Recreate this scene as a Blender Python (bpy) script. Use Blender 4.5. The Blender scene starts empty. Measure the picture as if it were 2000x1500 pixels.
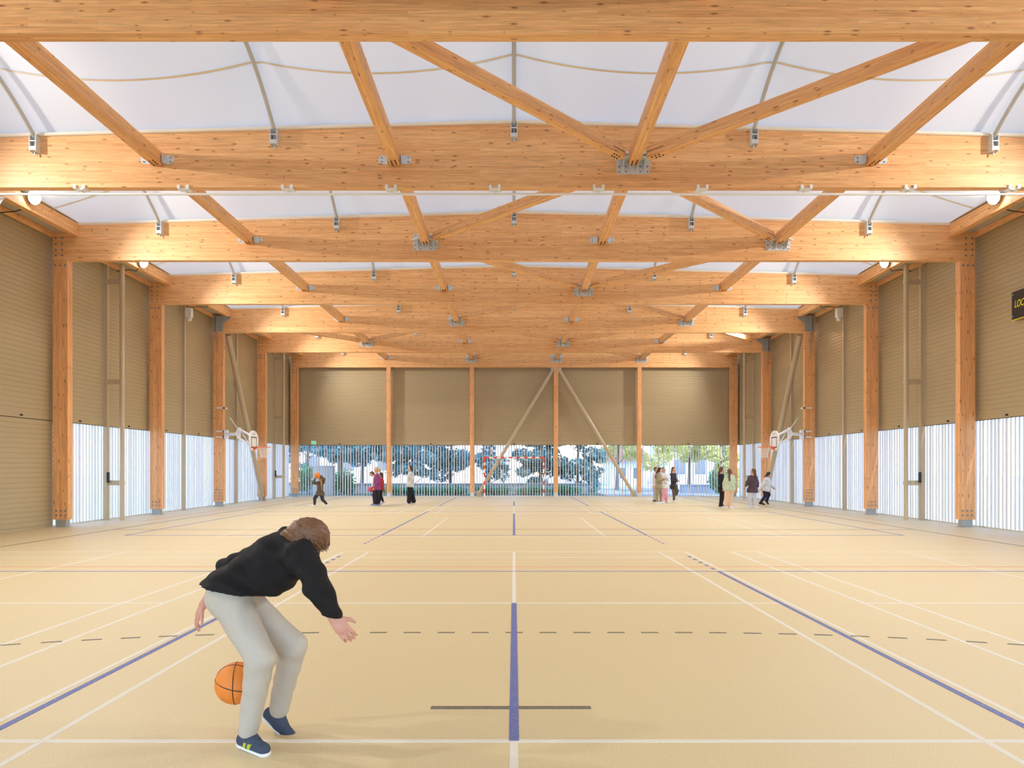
import bpy, math, random
import numpy as np
from mathutils import Vector, Matrix

random.seed(7)
SC = bpy.context.scene
COL = SC.collection

# ------------------------------------------------------------------ camera
F_PX, VX, VY, CAM_H = 1383.0, 1004.0, 914.0, 1.5
cam_d = bpy.data.cameras.new('camera')
cam = bpy.data.objects.new('camera', cam_d)
COL.objects.link(cam)
cam.location = (0, 0, CAM_H)
cam.rotation_euler = (math.radians(90), 0, 0)
cam_d.sensor_fit = 'HORIZONTAL'
cam_d.sensor_width = 36.0
cam_d.lens = F_PX * 36.0 / 2000.0
cam_d.shift_x = -(VX - 1000.0) / 2000.0
cam_d.shift_y = (VY - 750.0) / 2000.0
cam_d.clip_end = 400
SC.camera = cam

# ------------------------------------------------------------------ sky, sun, exposure
world = bpy.data.worlds.new('world')
SC.world = world
world.use_nodes = True
wn = world.node_tree
wn.nodes.clear()
sky = wn.nodes.new('ShaderNodeTexSky')
sky.sky_type = 'NISHITA'
sky.sun_disc = False
sky.sun_elevation = math.radians(48)
sky.sun_rotation = math.radians(200)
sky.air_density = 1.0
sky.dust_density = 0.3
sky.ozone_density = 2.5
bg = wn.nodes.new('ShaderNodeBackground')
bg.inputs['Strength'].default_value = 0.78
wo = wn.nodes.new('ShaderNodeOutputWorld')
tint = wn.nodes.new('ShaderNodeVectorMath')
tint.operation = 'MULTIPLY'
tint.inputs[1].default_value = (0.84, 0.95, 1.14)
wn.links.new(sky.outputs[0], tint.inputs[0])
wn.links.new(tint.outputs[0], bg.inputs[0])
wn.links.new(bg.outputs[0], wo.inputs[0])

sun_d = bpy.data.lights.new('sun', 'SUN')
sun_d.energy = 2.4
sun_d.angle = math.radians(3)
sun_d.color = (1.0, 0.95, 0.87)
sun = bpy.data.objects.new('sun', sun_d)
COL.objects.link(sun)
sun.rotation_euler = Vector((-0.22, 0.60, -1.0)).to_track_quat('-Z', 'Y').to_euler()
sun.location = (10, -20, 30)

LAMP_W = 780.0
SC.view_settings.view_transform = 'Standard'
SC.view_settings.look = 'None'
SC.view_settings.gamma = 1.0
SC.view_settings.use_curve_mapping = False
SC.view_settings.exposure = 0.37
try:
    SC.cycles.max_bounces = 6
    SC.cycles.diffuse_bounces = 4
    SC.cycles.glossy_bounces = 2
    SC.cycles.adaptive_threshold = 0.06
    SC.cycles.use_denoising = True
except Exception:
    pass


# ------------------------------------------------------------------ helpers
def P(px, py, d):
    """photo pixel at depth d -> world point"""
    return Vector(((px - VX) * d / F_PX, d, CAM_H - (py - VY) * d / F_PX))


def world_m(o):
    m = o.matrix_basis.copy()
    return world_m(o.parent) @ m if o.parent else m


def tag(o, label=None, cat=None, group=None, kind=None):
    if label: o['label'] = label
    if cat: o['category'] = cat
    if group: o['group'] = group
    if kind: o['kind'] = kind
    return o


def empty(name, loc, label=None, cat=None, group=None, kind=None):
    o = bpy.data.objects.new(name, None)
    o.empty_display_size = 0.1
    COL.objects.link(o)
    o.location = loc
    return tag(o, label, cat, group, kind)


class MB:
    def __init__(s):
        s.v, s.f = [], []

    def add(s, vs, fs):
        n = len(s.v)
        s.v += [tuple(v) for v in vs]
        s.f += [tuple(i + n for i in f) for f in fs]
        return s

    def box(s, x0, x1, y0, y1, z0, z1):
        return s.add([(x0, y0, z0), (x1, y0, z0), (x1, y1, z0), (x0, y1, z0),
                      (x0, y0, z1), (x1, y0, z1), (x1, y1, z1), (x0, y1, z1)],
                     [(0, 3, 2, 1), (4, 5, 6, 7), (0, 1, 5, 4), (1, 2, 6, 5), (2, 3, 7, 6), (3, 0, 4, 7)])

    def cbox(s, c, sx, sy, sz):
        return s.box(c[0] - sx / 2, c[0] + sx / 2, c[1] - sy / 2, c[1] + sy / 2, c[2] - sz / 2, c[2] + sz / 2)

    def prism(s, poly, axis, a0, a1):
        """poly: 2d list; extrude along axis ('x','y','z')"""
        def mk(p, a):
            if axis == 'y': return (p[0], a, p[1])
            if axis == 'x': return (a, p[0], p[1])
            return (p[0], p[1], a)
        n = len(poly)
        vs = [mk(p, a0) for p in poly] + [mk(p, a1) for p in poly]
        fs = [tuple(range(n))[::-1], tuple(range(n, 2 * n))]
        fs += [(i, (i + 1) % n, (i + 1) % n + n, i + n) for i in range(n)]
        return s.add(vs, fs)

    def tube(s, pts, r, seg=10, caps=True, r1=None):
        pts = [Vector(p) for p in pts]
        n = len(pts)
        up = None
        rings = []
        for i, p in enumerate(pts):
            t = (pts[min(i + 1, n - 1)] - pts[max(i - 1, 0)])
            if t.length < 1e-9: t = Vector((0, 0, 1))
            t.normalize()
            if up is None:
                up = Vector((0, 0, 1)) if abs(t.z) < 0.9 else Vector((0, 1, 0))
            a = t.cross(up)
            if a.length < 1e-6:
                a = t.cross(Vector((1, 0, 0)))
            a.normalize()
            b = a.cross(t).normalized()
            up = b
            rr = r if r1 is None else r + (r1 - r) * i / max(1, n - 1)
            rings.append([p + a * (rr * math.cos(2 * math.pi * k / seg)) + b * (rr * math.sin(2 * math.pi * k / seg)) for k in range(seg)])
        vs = [v for rg in rings for v in rg]
        fs = []
        for i in range(n - 1):
            for k in range(seg):
                k2 = (k + 1) % seg
                fs.append((i * seg + k, i * seg + k2, (i + 1) * seg + k2, (i + 1) * seg + k))
        if caps:
            fs.append(tuple(range(seg))[::-1])
            fs.append(tuple((n - 1) * seg + k for k in range(seg)))
        return s.add(vs, fs)

    def sphere(s, c, r, u=16, v=10):
        rx, ry, rz = (r, r, r) if not hasattr(r, '__len__') else r
        vs = [(c[0], c[1], c[2] - rz)]
        for j in range(1, v):
            a = -math.pi / 2 + math.pi * j / v
            for i in range(u):
                b = 2 * math.pi * i / u
                vs.append((c[0] + rx * math.cos(a) * math.cos(b), c[1] + ry * math.cos(a) * math.sin(b), c[2] + rz * math.sin(a)))
        vs.append((c[0], c[1], c[2] + rz))
        fs = []
        for i in range(u):
            fs.append((0, 1 + (i + 1) % u, 1 + i))
        for j in range(v - 2):
            for i in range(u):
                a0 = 1 + j * u + i; a1 = 1 + j * u + (i + 1) % u
                fs.append((a0, a1, a1 + u, a0 + u))
        L = len(vs) - 1
        b0 = 1 + (v - 2) * u
        for i in range(u):
            fs.append((b0 + i, b0 + (i + 1) % u, L))
        return s.add(vs, fs)

    def ring(s, c, axis, R, r, seg=24, tseg=8):
        """torus round axis vector"""
        ax = Vector(axis).normalized()
        a = ax.orthogonal().normalized(); b = ax.cross(a)
        c = Vector(c)
        vs, fs = [], []
        for i in range(seg):
            t = 2 * math.pi * i / seg
            dr = a * math.cos(t) + b * math.sin(t)
            for k in range(tseg):
                u = 2 * math.pi * k / tseg
                vs.append(c + dr * (R + r * math.cos(u)) + ax * (r * math.sin(u)))
        for i in range(seg):
            for k in range(tseg):
                i2 = (i + 1) % seg; k2 = (k + 1) % tseg
                fs.append((i * tseg + k, i2 * tseg + k, i2 * tseg + k2, i * tseg + k2))
        return s.add(vs, fs)

    def bolt(s, p, n, r=0.018, h=0.014):
        n = Vector(n).normalized(); p = Vector(p)
        return s.tube([p - n * 0.004, p + n * h], r, 6)


def mesh_of(name, mb, mat, smooth=False):
    me = bpy.data.meshes.new(name)
    me.from_pydata([tuple(v) for v in mb.v], [], mb.f)
    me.update()
    if mat: me.materials.append(mat)
    if smooth:
        me.polygons.foreach_set('use_smooth', [True] * len(me.polygons))
    return me


def smooth_by_angle(me, deg=40):
    try:
        me.set_sharp_from_angle(angle=math.radians(deg))
    except Exception:
        pass


def obj(name, mb, mat, parent=None, smooth=False, label=None, cat=None, group=None, kind=None):
    """one mesh object from world-space geometry; origin at base centre"""
    vs = np.array(mb.v, dtype=float)
    if parent is not None:
        w = world_m(parent).inverted()
        R = np.array(w.to_3x3()); T = np.array(w.translation)
        vs = vs @ R.T + T
    lo, hi = vs.min(0), vs.max(0)
    c = np.array([(lo[0] + hi[0]) / 2, (lo[1] + hi[1]) / 2, lo[2]])
    m2 = MB(); m2.v = list(map(tuple, vs - c)); m2.f = mb.f
    me = mesh_of(name, m2, mat, smooth)
    if smooth: smooth_by_angle(me)
    o = bpy.data.objects.new(name, me)
    COL.objects.link(o)
    if parent is not None: o.parent = parent
    o.location = c
    return tag(o, label, cat, group, kind)


def inst(name, me, M, parent=None, **k):
    """object sharing mesh data, placed at world matrix M"""
    o = bpy.data.objects.new(name, me)
    COL.objects.link(o)
    if parent is not None:
        o.parent = parent
        M = world_m(parent).inverted() @ M
    o.matrix_basis = M
    return tag(o, **k)


def cham(w, h, c=0.006):
    a, b = w / 2, h / 2
    return [(-a + c, -b), (a - c, -b), (a, -b + c), (a, b - c), (a - c, b), (-a + c, b), (-a, b - c), (-a, -b + c)]


def timber(name, p0, p1, w, h, mat, parent=None, up=(0, 0, 1), **k):
    """box timber, local X along its length so that the grain runs right"""
    p0, p1 = Vector(p0), Vector(p1)
    x = (p1 - p0); L = x.length; x.normalize()
    upv = Vector(up)
    y = upv.cross(x).normalized(); z = x.cross(y)
    M = Matrix(((x.x, y.x, z.x, p0.x), (x.y, y.y, z.y, p0.y), (x.z, y.z, z.z, p0.z), (0, 0, 0, 1)))
    me = mesh_of(name, MB().prism(cham(w, h), 'x', 0, L), mat)
    return inst(name, me, M, parent, **k)


# ------------------------------------------------------------------ materials
def new_mat(name):
    m = bpy.data.materials.new(name)
    m.use_nodes = True
    nt = m.node_tree
    return m, nt, nt.nodes['Principled BSDF'], nt.nodes, nt.links


def plain(name, c, rough=0.6, metal=0.0, var=0.0, scale=20.0, bump=0.0, emis=None, es=0.0, spec=0.5):
    m, nt, b, N, L = new_mat(name)
    b.inputs['Base Color'].default_value = (*c, 1)
    b.inputs['Roughness'].default_value = rough
    b.inputs['Metallic'].default_value = metal
    b.inputs['Specular IOR Level'].default_value = spec
    if var or bump:
        tc = N.new('ShaderNodeTexCoord')
        nz = N.new('ShaderNodeTexNoise'); nz.inputs['Scale'].default_value = scale; nz.inputs['Detail'].default_value = 4
        L.new(tc.outputs['Object'], nz.inputs['Vector'])
        if var:
            mx = N.new('ShaderNodeMix'); mx.data_type = 'RGBA'
            mx.inputs[6].default_value = (*[max(0, x * (1 - var)) for x in c], 1)
            mx.inputs[7].default_value = (*[min(1, x * (1 + var)) for x in c], 1)
            L.new(nz.outputs['Fac'], mx.inputs[0]); L.new(mx.outputs[2], b.inputs['Base Color'])
        if bump:
            bp = N.new('ShaderNodeBump'); bp.inputs['Strength'].default_value = bump; bp.inputs['Distance'].default_value = 0.01
            L.new(nz.outputs['Fac'], bp.inputs['Height']); L.new(bp.outputs[0], b.inputs['Normal'])
    if emis:
        b.inputs['Emission Color'].default_value = (*emis, 1)
        b.inputs['Emission Strength'].default_value = es
    return m


def wood_mat(name, c1, c2, row=0.04):
    m, nt, b, N, L = new_mat(name)
    tc = N.new('ShaderNodeTexCoord')
    oi = N.new('ShaderNodeObjectInfo')
    mul = N.new('ShaderNodeMath'); mul.operation = 'MULTIPLY'; mul.inputs[1].default_value = 37.0
    L.new(oi.outputs['Random'], mul.inputs[0])
    sep = N.new('ShaderNodeSeparateXYZ'); L.new(tc.outputs['Object'], sep.inputs[0])
    ax = N.new('ShaderNodeMath'); L.new(sep.outputs[0], ax.inputs[0]); L.new(mul.outputs[0], ax.inputs[1])
    yz = N.new('ShaderNodeMath'); L.new(sep.outputs[1], yz.inputs[0]); L.new(sep.outputs[2], yz.inputs[1])
    cb = N.new('ShaderNodeCombineXYZ'); L.new(ax.outputs[0], cb.inputs[0]); L.new(yz.outputs[0], cb.inputs[1])
    br = N.new('ShaderNodeTexBrick')
    br.inputs['Scale'].default_value = 1.0
    br.inputs['Brick Width'].default_value = 2.3
    br.inputs['Row Height'].default_value = row
    br.inputs['Mortar Size'].default_value = 0.0007
    br.inputs['Mortar Smooth'].default_value = 0.3
    br.inputs['Bias'].default_value = 0.0
    br.offset = 0.37
    br.inputs['Color1'].default_value = (*c1, 1)
    br.inputs['Color2'].default_value = (*c2, 1)
    br.inputs['Mortar'].default_value = (*[x * 0.62 for x in c2], 1)
    L.new(cb.outputs[0], br.inputs['Vector'])
    # grain
    cb2 = N.new('ShaderNodeCombineXYZ')
    L.new(ax.outputs[0], cb2.inputs[0]); L.new(sep.outputs[1], cb2.inputs[1]); L.new(sep.outputs[2], cb2.inputs[2])
    vm = N.new('ShaderNodeVectorMath'); vm.operation = 'MULTIPLY'; vm.inputs[1].default_value = (2.2, 60, 60)
    L.new(cb2.outputs[0], vm.inputs[0])
    nz = N.new('ShaderNodeTexNoise'); nz.inputs['Scale'].default_value = 1.0; nz.inputs['Detail'].default_value = 5; nz.inputs['Distortion'].default_value = 0.6
    L.new(vm.outputs[0], nz.inputs['Vector'])
    rp = N.new('ShaderNodeMapRange'); rp.inputs[1].default_value = 0.3; rp.inputs[2].default_value = 0.75
    rp.inputs[3].default_value = 1.16; rp.inputs[4].default_value = 0.72
    L.new(nz.outputs['Fac'], rp.inputs[0])
    g = N.new('ShaderNodeVectorMath'); g.operation = 'SCALE'
    L.new(br.outputs['Color'], g.inputs[0]); L.new(rp.outputs[0], g.inputs['Scale'])
    # knots
    vk = N.new('ShaderNodeVectorMath'); vk.operation = 'MULTIPLY'; vk.inputs[1].default_value = (2.9, 10.5, 1)
    L.new(cb.outputs[0], vk.inputs[0])
    vo = N.new('ShaderNodeTexVoronoi'); vo.voronoi_dimensions = '2D'; vo.inputs['Scale'].default_value = 1.0
    L.new(vk.outputs[0], vo.inputs['Vector'])
    sc = N.new('ShaderNodeSeparateColor'); L.new(vo.outputs['Color'], sc.inputs[0])
    thr = N.new('ShaderNodeMapRange'); thr.inputs[1].default_value = 0.45; thr.inputs[2].default_value = 1.0; thr.inputs[3].default_value = 0.002; thr.inputs[4].default_value = 0.21
    L.new(sc.outputs[0], thr.inputs[0])
    kn = N.new('ShaderNodeMapRange')
    L.new(vo.outputs['Distance'], kn.inputs[0])
    kn.inputs[1].default_value = 0.0; L.new(thr.outputs[0], kn.inputs[2])
    kn.inputs[3].default_value = 1.0; kn.inputs[4].default_value = 0.0
    mx = N.new('ShaderNodeMix'); mx.data_type = 'RGBA'
    L.new(kn.outputs[0], mx.inputs[0]); L.new(g.outputs[0], mx.inputs[6])
    mx.inputs[7].default_value = (0.20, 0.06, 0.018, 1)
    L.new(mx.outputs[2], b.inputs['Base Color'])
    b.inputs['Roughness'].default_value = 0.5
    b.inputs['Specular IOR Level'].default_value = 0.35
    return m


M = {}
M['wood'] = wood_mat('larch_glulam', (0.92, 0.525, 0.23), (0.81, 0.40, 0.158))
M['wood_col'] = wood_mat('larch_column', (0.92, 0.49, 0.215), (0.78, 0.37, 0.15), row=0.065)
M['tan'] = plain('tan_lacquer', (0.45, 0.352, 0.203), 0.27, 0.0, 0.03, 3)
M['tan_post'] = plain('tan_paint', (0.54, 0.43, 0.28), 0.28)
M['fin'] = plain('fin_metal', (0.70, 0.655, 0.59), 0.28, 0.0)
M['steel'] = plain('galvanised_steel', (0.66, 0.68, 0.68), 0.5, 0.25, 0.18, 14)
M['steel_dark'] = plain('dark_galvanised', (0.40, 0.41, 0.40), 0.5, 0.3, 0.15, 10)
M['bolt'] = plain('zinc_bolt', (0.26, 0.27, 0.28), 0.45, 0.4)
M['tube'] = plain('grey_tube', (0.50, 0.51, 0.50), 0.45, 0.3)
M['white'] = plain('white_paint', (0.88, 0.88, 0.86), 0.45)
M['cream'] = plain('cream_webbing', (0.86, 0.79, 0.66), 0.7)
M['black'] = plain('black_plastic', (0.015, 0.015, 0.015), 0.4)
M['dark'] = plain('dark_gap', (0.06, 0.05, 0.035), 0.7)
M['soffit'] = plain('soffit_board', (0.50, 0.43, 0.32), 0.7, 0, 0.05, 3)
M['red'] = plain('red_paint', (0.80, 0.075, 0.035), 0.4)
M['orange'] = plain('orange_ring', (0.85, 0.16, 0.04), 0.4)
M['ball'] = plain('orange_rubber', (0.83, 0.24, 0.03), 0.6, 0, 0.06, 90, 0.2)
M['ball_red'] = plain('red_rubber', (0.70, 0.05, 0.05), 0.6, 0, 0.05, 90, 0.2)
M['net'] = plain('white_net', (0.80, 0.78, 0.72), 0.8)
M['lamp'] = plain('lit_lens', (1, 1, 1), 0.3, emis=(1.0, 0.97, 0.9), es=60)
M['yellow'] = plain('yellow_print', (0.72, 0.62, 0.02), 0.5)
M['sign'] = plain('black_board', (0.022, 0.02, 0.018), 0.45)
M['exit'] = plain('exit_green', (0.03, 0.45, 0.2), 0.4, emis=(0.05, 0.6, 0.28), es=0.8)


def floor_mat():
    m, nt, b, N, L = new_mat('beige_sports_floor')
    tc = N.new('ShaderNodeTexCoord')
    n1 = N.new('ShaderNodeTexNoise'); n1.inputs['Scale'].default_value = 150; n1.inputs['Detail'].default_value = 2
    n2 = N.new('ShaderNodeTexNoise'); n2.inputs['Scale'].default_value = 0.35; n2.inputs['Detail'].default_value = 3
    L.new(tc.outputs['Object'], n1.inputs['Vector']); L.new(tc.outputs['Object'], n2.inputs['Vector'])
    r = N.new('ShaderNodeValToRGB')
    r.color_ramp.elements[0].position = 0.28; r.color_ramp.elements[0].color = (0.56, 0.44, 0.235, 1)
    r.color_ramp.elements[1].position = 0.72; r.color_ramp.elements[1].color = (0.80, 0.665, 0.40, 1)
    L.new(n1.outputs['Fac'], r.inputs[0])
    mr = N.new('ShaderNodeMapRange'); mr.inputs[3].default_value = 0.965; mr.inputs[4].default_value = 1.035
    L.new(n2.outputs['Fac'], mr.inputs[0])
    g = N.new('ShaderNodeVectorMath'); g.operation = 'SCALE'
    L.new(r.outputs[0], g.inputs[0]); L.new(mr.outputs[0], g.inputs['Scale'])
    L.new(g.outputs[0], b.inputs['Base Color'])
    b.inputs['Roughness'].default_value = 0.48
    b.inputs['Specular IOR Level'].default_value = 0.5
    bp = N.new('ShaderNodeBump'); bp.inputs['Strength'].default_value = 0.25; bp.inputs['Distance'].default_value = 0.003
    L.new(n1.outputs['Fac'], bp.inputs['Height']); L.new(bp.outputs[0], b.inputs['Normal'])
    return m


def line_mat(name, c):
    m, nt, b, N, L = new_mat(name)
    tc = N.new('ShaderNodeTexCoord')
    gm = N.new('ShaderNodeNewGeometry')
    n1 = N.new('ShaderNodeTexNoise'); n1.inputs['Scale'].default_value = 240; n1.inputs['Detail'].default_value = 2
    L.new(gm.outputs['Position'], n1.inputs['Vector'])
    mr = N.new('ShaderNodeMapRange'); mr.inputs[1].default_value = 0.54; mr.inputs[2].default_value = 0.70
    L.new(n1.outputs['Fac'], mr.inputs[0])
    mx = N.new('ShaderNodeMix'); mx.data_type = 'RGBA'
    mx.inputs[6].default_value = (*c, 1); mx.inputs[7].default_value = (0.68, 0.553, 0.318, 1)
    ml = N.new('ShaderNodeMath'); ml.operation = 'MULTIPLY'; ml.inputs[1].default_value = 0.75
    L.new(mr.outputs[0], ml.inputs[0]); L.new(ml.outputs[0], mx.inputs[0])
    L.new(mx.outputs[2], b.inputs['Base Color'])
    b.inputs['Roughness'].default_value = 0.6
    return m


M['floor'] = floor_mat()
M['l_white'] = line_mat('white_line', (0.76, 0.725, 0.645))
M['l_blue'] = line_mat('blue_line', (0.085, 0.125, 0.40))
M['l_dark'] = line_mat('dark_line', (0.13, 0.11, 0.09))
M['l_red'] = line_mat('orange_line', (0.80, 0.27, 0.12))


def membrane_mat():
    m, nt, b, N, L = new_mat('white_roof_membrane')
    N.remove(b)
    out = N['Material Output']
    d = N.new('ShaderNodeBsdfDiffuse'); d.inputs[0].default_value = (0.75, 0.745, 0.72, 1)
    t = N.new('ShaderNodeBsdfTranslucent'); t.inputs[0].default_value = (0.87, 0.79, 0.66, 1)
    mx = N.new('ShaderNodeMixShader'); mx.inputs[0].default_value = 0.14
    L.new(d.outputs[0], mx.inputs[1]); L.new(t.outputs[0], mx.inputs[2]); L.new(mx.outputs[0], out.inputs[0])
    return m


M['membrane'] = membrane_mat()

# ------------------------------------------------------------------ main dimensions
BEAM_Y = [8.57, 13.27, 17.93, 22.70, 27.50, 32.20, 37.00]
BT = 0.17                      # beam thickness
ZB = 6.76                      # underside of beams
XC0, XC1 = 11.30, 11.68        # column inner / outer face
XW = 11.80                     # shutter plane
YF = 37.36                     # far shutter plane
Y_BACK = -5.7
Z_SH = 2.70                    # underside of raised shutters
Z_ST = 7.36                    # top of shutters
ARCH_X = [-8.94, -4.47, 0.0, 4.47, 8.94]
PURL_X = [-6.68, -2.23, 2.23, 6.68]
BAY = ['in the nearest roof bay', 'in the second roof bay', 'in the third roof bay', 'in the fourth roof bay', 'in the fifth roof bay', 'in the farthest roof bay']
NTH = ['first', 'second', 'third', 'fourth', 'fifth', 'sixth', 'seventh']


def beam_top(x):
    return 7.95 - 0.30 * min(abs(x), 11.68) / 11.0


# ------------------------------------------------------------------ floor and shell
floor = obj('floor', MB().box(-12.2, 12.2, Y_BACK, YF + 0.12, -0.2, 0.0), M['floor'], kind='structure')


LN = [0]


def line(x0, y0, x1, y1, w, mat, z=0.0015):
    LN[0] += 1
    z += LN[0] * 4e-6
    a, b = Vector((x0, y0, 0)), Vector((x1, y1, 0))
    t = (b - a).normalized(); n = Vector((-t.y, t.x, 0)) * (w / 2)
    mb = MB()
    q = [a - n, b - n, b + n, a + n]
    mb.add([(p.x, p.y, -0.002) for p in q] + [(p.x, p.y, z) for p in q],
           [(0, 3, 2, 1), (4, 5, 6, 7), (0, 1, 5, 4), (1, 2, 6, 5), (2, 3, 7, 6), (3, 0, 4, 7)])
    return obj('court_line', mb, mat, floor)


W_, B_, D_, R_ = M['l_white'], M['l_blue'], M['l_dark'], M['l_red']
# badminton courts, near set (net at y=5.87) and far set
for cx in (0.0, 6.93, -6.93):
    ends = (3.89, 7.86)
    ytop = 12.65
    for sx in (-2.59, 2.59, -3.05, 3.05):
        if abs(cx + sx) < 10:
            line(cx + sx, 1.2, cx + sx, ytop, 0.04, W_)
    line(cx - 3.07, ytop, cx + 3.07, ytop, 0.04, W_)
    line(cx - 3.07, ytop - 0.76, cx + 3.07, ytop - 0.76, 0.04, W_)
    for e in ends:
        line(cx - 3.05, e, cx + 3.05, e, 0.042, W_)
    line(cx, 7.86, cx, ytop, 0.045, W_)
    if cx == 0:
        line(cx, 1.2, cx, 3.89, 0.045, W_)
    y0, y1 = 23.3, 36.7
    for sx in (-2.59, 2.59, -3.05, 3.05):
        if abs(cx + sx) < 8:
            line(cx + sx, y0, cx + sx, y1, 0.04, W_)
    line(cx - 3.05, y0, cx + 3.05, y0, 0.04, W_)
line(0, 23.3, 0, 28.0, 0.045, W_)
for x in (-2.0, 2.0, -5.83, 5.83, -6.48, 6.48):
    line(x, 15.5, x, 21.3, 0.04, W_)
line(-6.5, 15.45, 6.5, 15.45, 0.04, W_)
# volleyball courts (blue): net along the hall axis
for (y0, y1) in ((1.3, 10.27), (15.75, 24.4), (27.9, 36.6)):
    for s in (-1, 1):
        line(s * 2.96, y0, s * 2.96, y1, 0.05, B_, 0.0022)
        line(s * 8.66, y0, s * 8.66, y1, 0.045, B_, 0.0022)
        if y0 == 1.3:
            for k in range(5):
                line(s * 2.96, y1 + 0.2 + k * 0.35, s * 2.96, y1 + 0.35 + k * 0.35, 0.05, B_, 0.0022)
        if y0 == 15.75:
            for k in range(5):
                line(s * 2.96, y0 - 0.2 - k * 0.35, s * 2.96, y0 - 0.35 - k * 0.35, 0.05, B_, 0.0022)
    if y0 != 1.3:
        line(-8.68, y0, 8.68, y0, 0.045, B_, 0.0022)
    if y0 != 27.9:
        line(-11 if y0 < 10 else -8.68, y1, 11 if y0 < 10 else 8.68, y1, 0.04, B_, 0.0022)
line(0, 3.89, 0, 7.86, 0.055, B_, 0.0022)
line(0, 15.75, 0, 23.3, 0.055, B_, 0.0022)
line(0, 28.0, 0, 31.5, 0.055, B_, 0.0022)
# handball (dark): side lines, halfway, 7 m mark, dashed 9 m line
for s in (-1, 1):
    line(s * 9.75, 0.5, s * 9.75, 36.9, 0.045, D_, 0.002)
    line(s * 10.45, 20.0, s * 10.45, 36.9, 0.04, R_, 0.002)
line(-9.75, 17.25, 9.75, 17.25, 0.045, D_, 0.002)
line(-0.52, 4.43, 0.48, 4.43, 0.055, D_, 0.0017)
line(-11, 10.75, 11, 10.75, 0.035, R_, 0.002)
line(-10, 22.4, 10, 22.4, 0.035, R_, 0.002)
line(-4, 17.6, 4, 17.6, 0.03, R_, 0.002)


def nine_m(s):
    """arc length -> point on the dashed free-throw line"""
    sg = 1 if s >= 0 else -1
    s = abs(s)
    if s <= 1.5: return sg * s, 6.45
    a = (s - 1.5) / 9.0
    return sg * (1.5 + 9 * math.sin(a)), -2.55 + 9 * math.cos(a)


for k in range(-21, 22):
    c = k * 0.309
    p, q = nine_m(c - 0.078), nine_m(c + 0.078)
    line(p[0], p[1], q[0], q[1], 0.035, D_, 0.0017)
# far six metre line (orange arcs near the goal)
for s in (-1, 1):
    pr = None
    for k in range(9):
        a = math.radians(10 * k)
        q = (s * (1.5 + 6 * math.sin(a)), 36.9 - 6 * math.cos(a))
        if pr: line(pr[0], pr[1], q[0], q[1], 0.04, R_, 0.002)
        pr = q

# walls behind and beside the camera, fascia above the shutters
obj('wall_back', MB().box(-12.2, 12.2, Y_BACK - 0.2, Y_BACK, 2.7, 8.1), plain('pale_back_wall', (0.68, 0.64, 0.56), 0.7, 0, 0.03, 2), kind='structure')  # unseen wall, made pale and left open below to brighten the beam fronts
obj('wall_left', MB().box(-12.15, -11.81, Y_BACK, 15.77, 0, 7.9).box(-12.1, -11.05, BEAM_Y[0], BEAM_Y[1], 7.74, 7.78).box(-12.15, -11.92, 15.6, YF + .1, 7.3, 7.9), M['tan'], kind='structure')
obj('wall_right', MB().box(11.81, 12.15, Y_BACK, 15.77, 0, 7.9).box(11.05, 12.1, BEAM_Y[0], BEAM_Y[1], 7.74, 7.78).box(11.92, 12.15, 15.6, YF + .1, 7.3, 7.9), M['tan'], kind='structure')
obj('wall_far', MB().box(-12, 12, YF + 0.06, YF + 0.3, 6.6, 8.1), M['tan'], kind='structure')

# ------------------------------------------------------------------ roof membrane
def bay_span(b):
    return BEAM_Y[b] + BT, BEAM_Y[b + 1]


def arch_z(x, t):
    return beam_top(x) - 0.02 + 0.93 * (1 - (2 * t - 1) ** 2)


def memb_z(x, t):
    ax = abs(x)
    rise = 0.95 * (1 - (2 * t - 1) ** 2)
    if ax <= 8.94:
        u = (ax / 4.47) % 1.0
        f = 1 - 0.40 * (1 - (2 * u - 1) ** 2)
    else:
        u = (ax - 8.94) / (11.1 - 8.94)
        f = 1 - u * (1.25 - 0.25 * u)
    return beam_top(x) + 0.045 + rise * max(f, 0)


CZ = beam_top(12.0) + 0.05
ceil = obj('ceiling', MB().prism([(-12.1, CZ), (0, beam_top(0) + 0.05), (12.1, CZ), (12.1, CZ + .01), (0, beam_top(0) + 0.06), (-12.1, CZ + .01)], 'y', Y_BACK, BEAM_Y[0] + 0.1), M['membrane'], kind='structure')
XS = [-11.1] + [i * 4.47 / 14 for i in range(-34, 35)] + [11.1]
for b in range(6):
    y0, y1 = bay_span(b)
    y0 -= 0.10; y1 += 0.10
    nt = 20
    mb = MB()
    vs = []
    for j in range(nt + 1):
        t = j / nt
        for x in XS:
            vs.append((x, y0 + (y1 - y0) * t, memb_z(x, t)))
    n = len(XS)
    fs = [(j * n + i, j * n + i + 1, (j + 1) * n + i + 1, (j + 1) * n + i) for j in range(nt) for i in range(n - 1)]
    mb.add(vs, fs)
    me_o = obj('membrane', mb, M['membrane'], ceil, smooth=True)
    # seam webbing
    for tt in (0.765, 0.235):
        sm = MB()
        w = 0.034
        vs = []
        xs = [-11.0 + 22.0 * i / 96 for i in range(97)]
        for x in xs:
            z = memb_z(x, tt) - 0.006
            vs += [(x, y0 + (y1 - y0) * tt - w, z - .004), (x, y0 + (y1 - y0) * tt + w, z - .004)]
        sm.add(vs, [(2 * i, 2 * i + 1, 2 * i + 3, 2 * i + 2) for i in range(96)])
        obj('seam_strip', sm, M['cream'], me_o)
    # cream edge tube along the beam
    et = MB()
    yy = BEAM_Y[b + 1] - 0.015
    et.tube([(x, yy, beam_top(x) + 0.035) for x in (-11.05, -8, -4, 0, 4, 8, 11.05)], 0.035, 8)
    obj('edge_strip', et, M['cream'], me_o, smooth=True)

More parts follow.
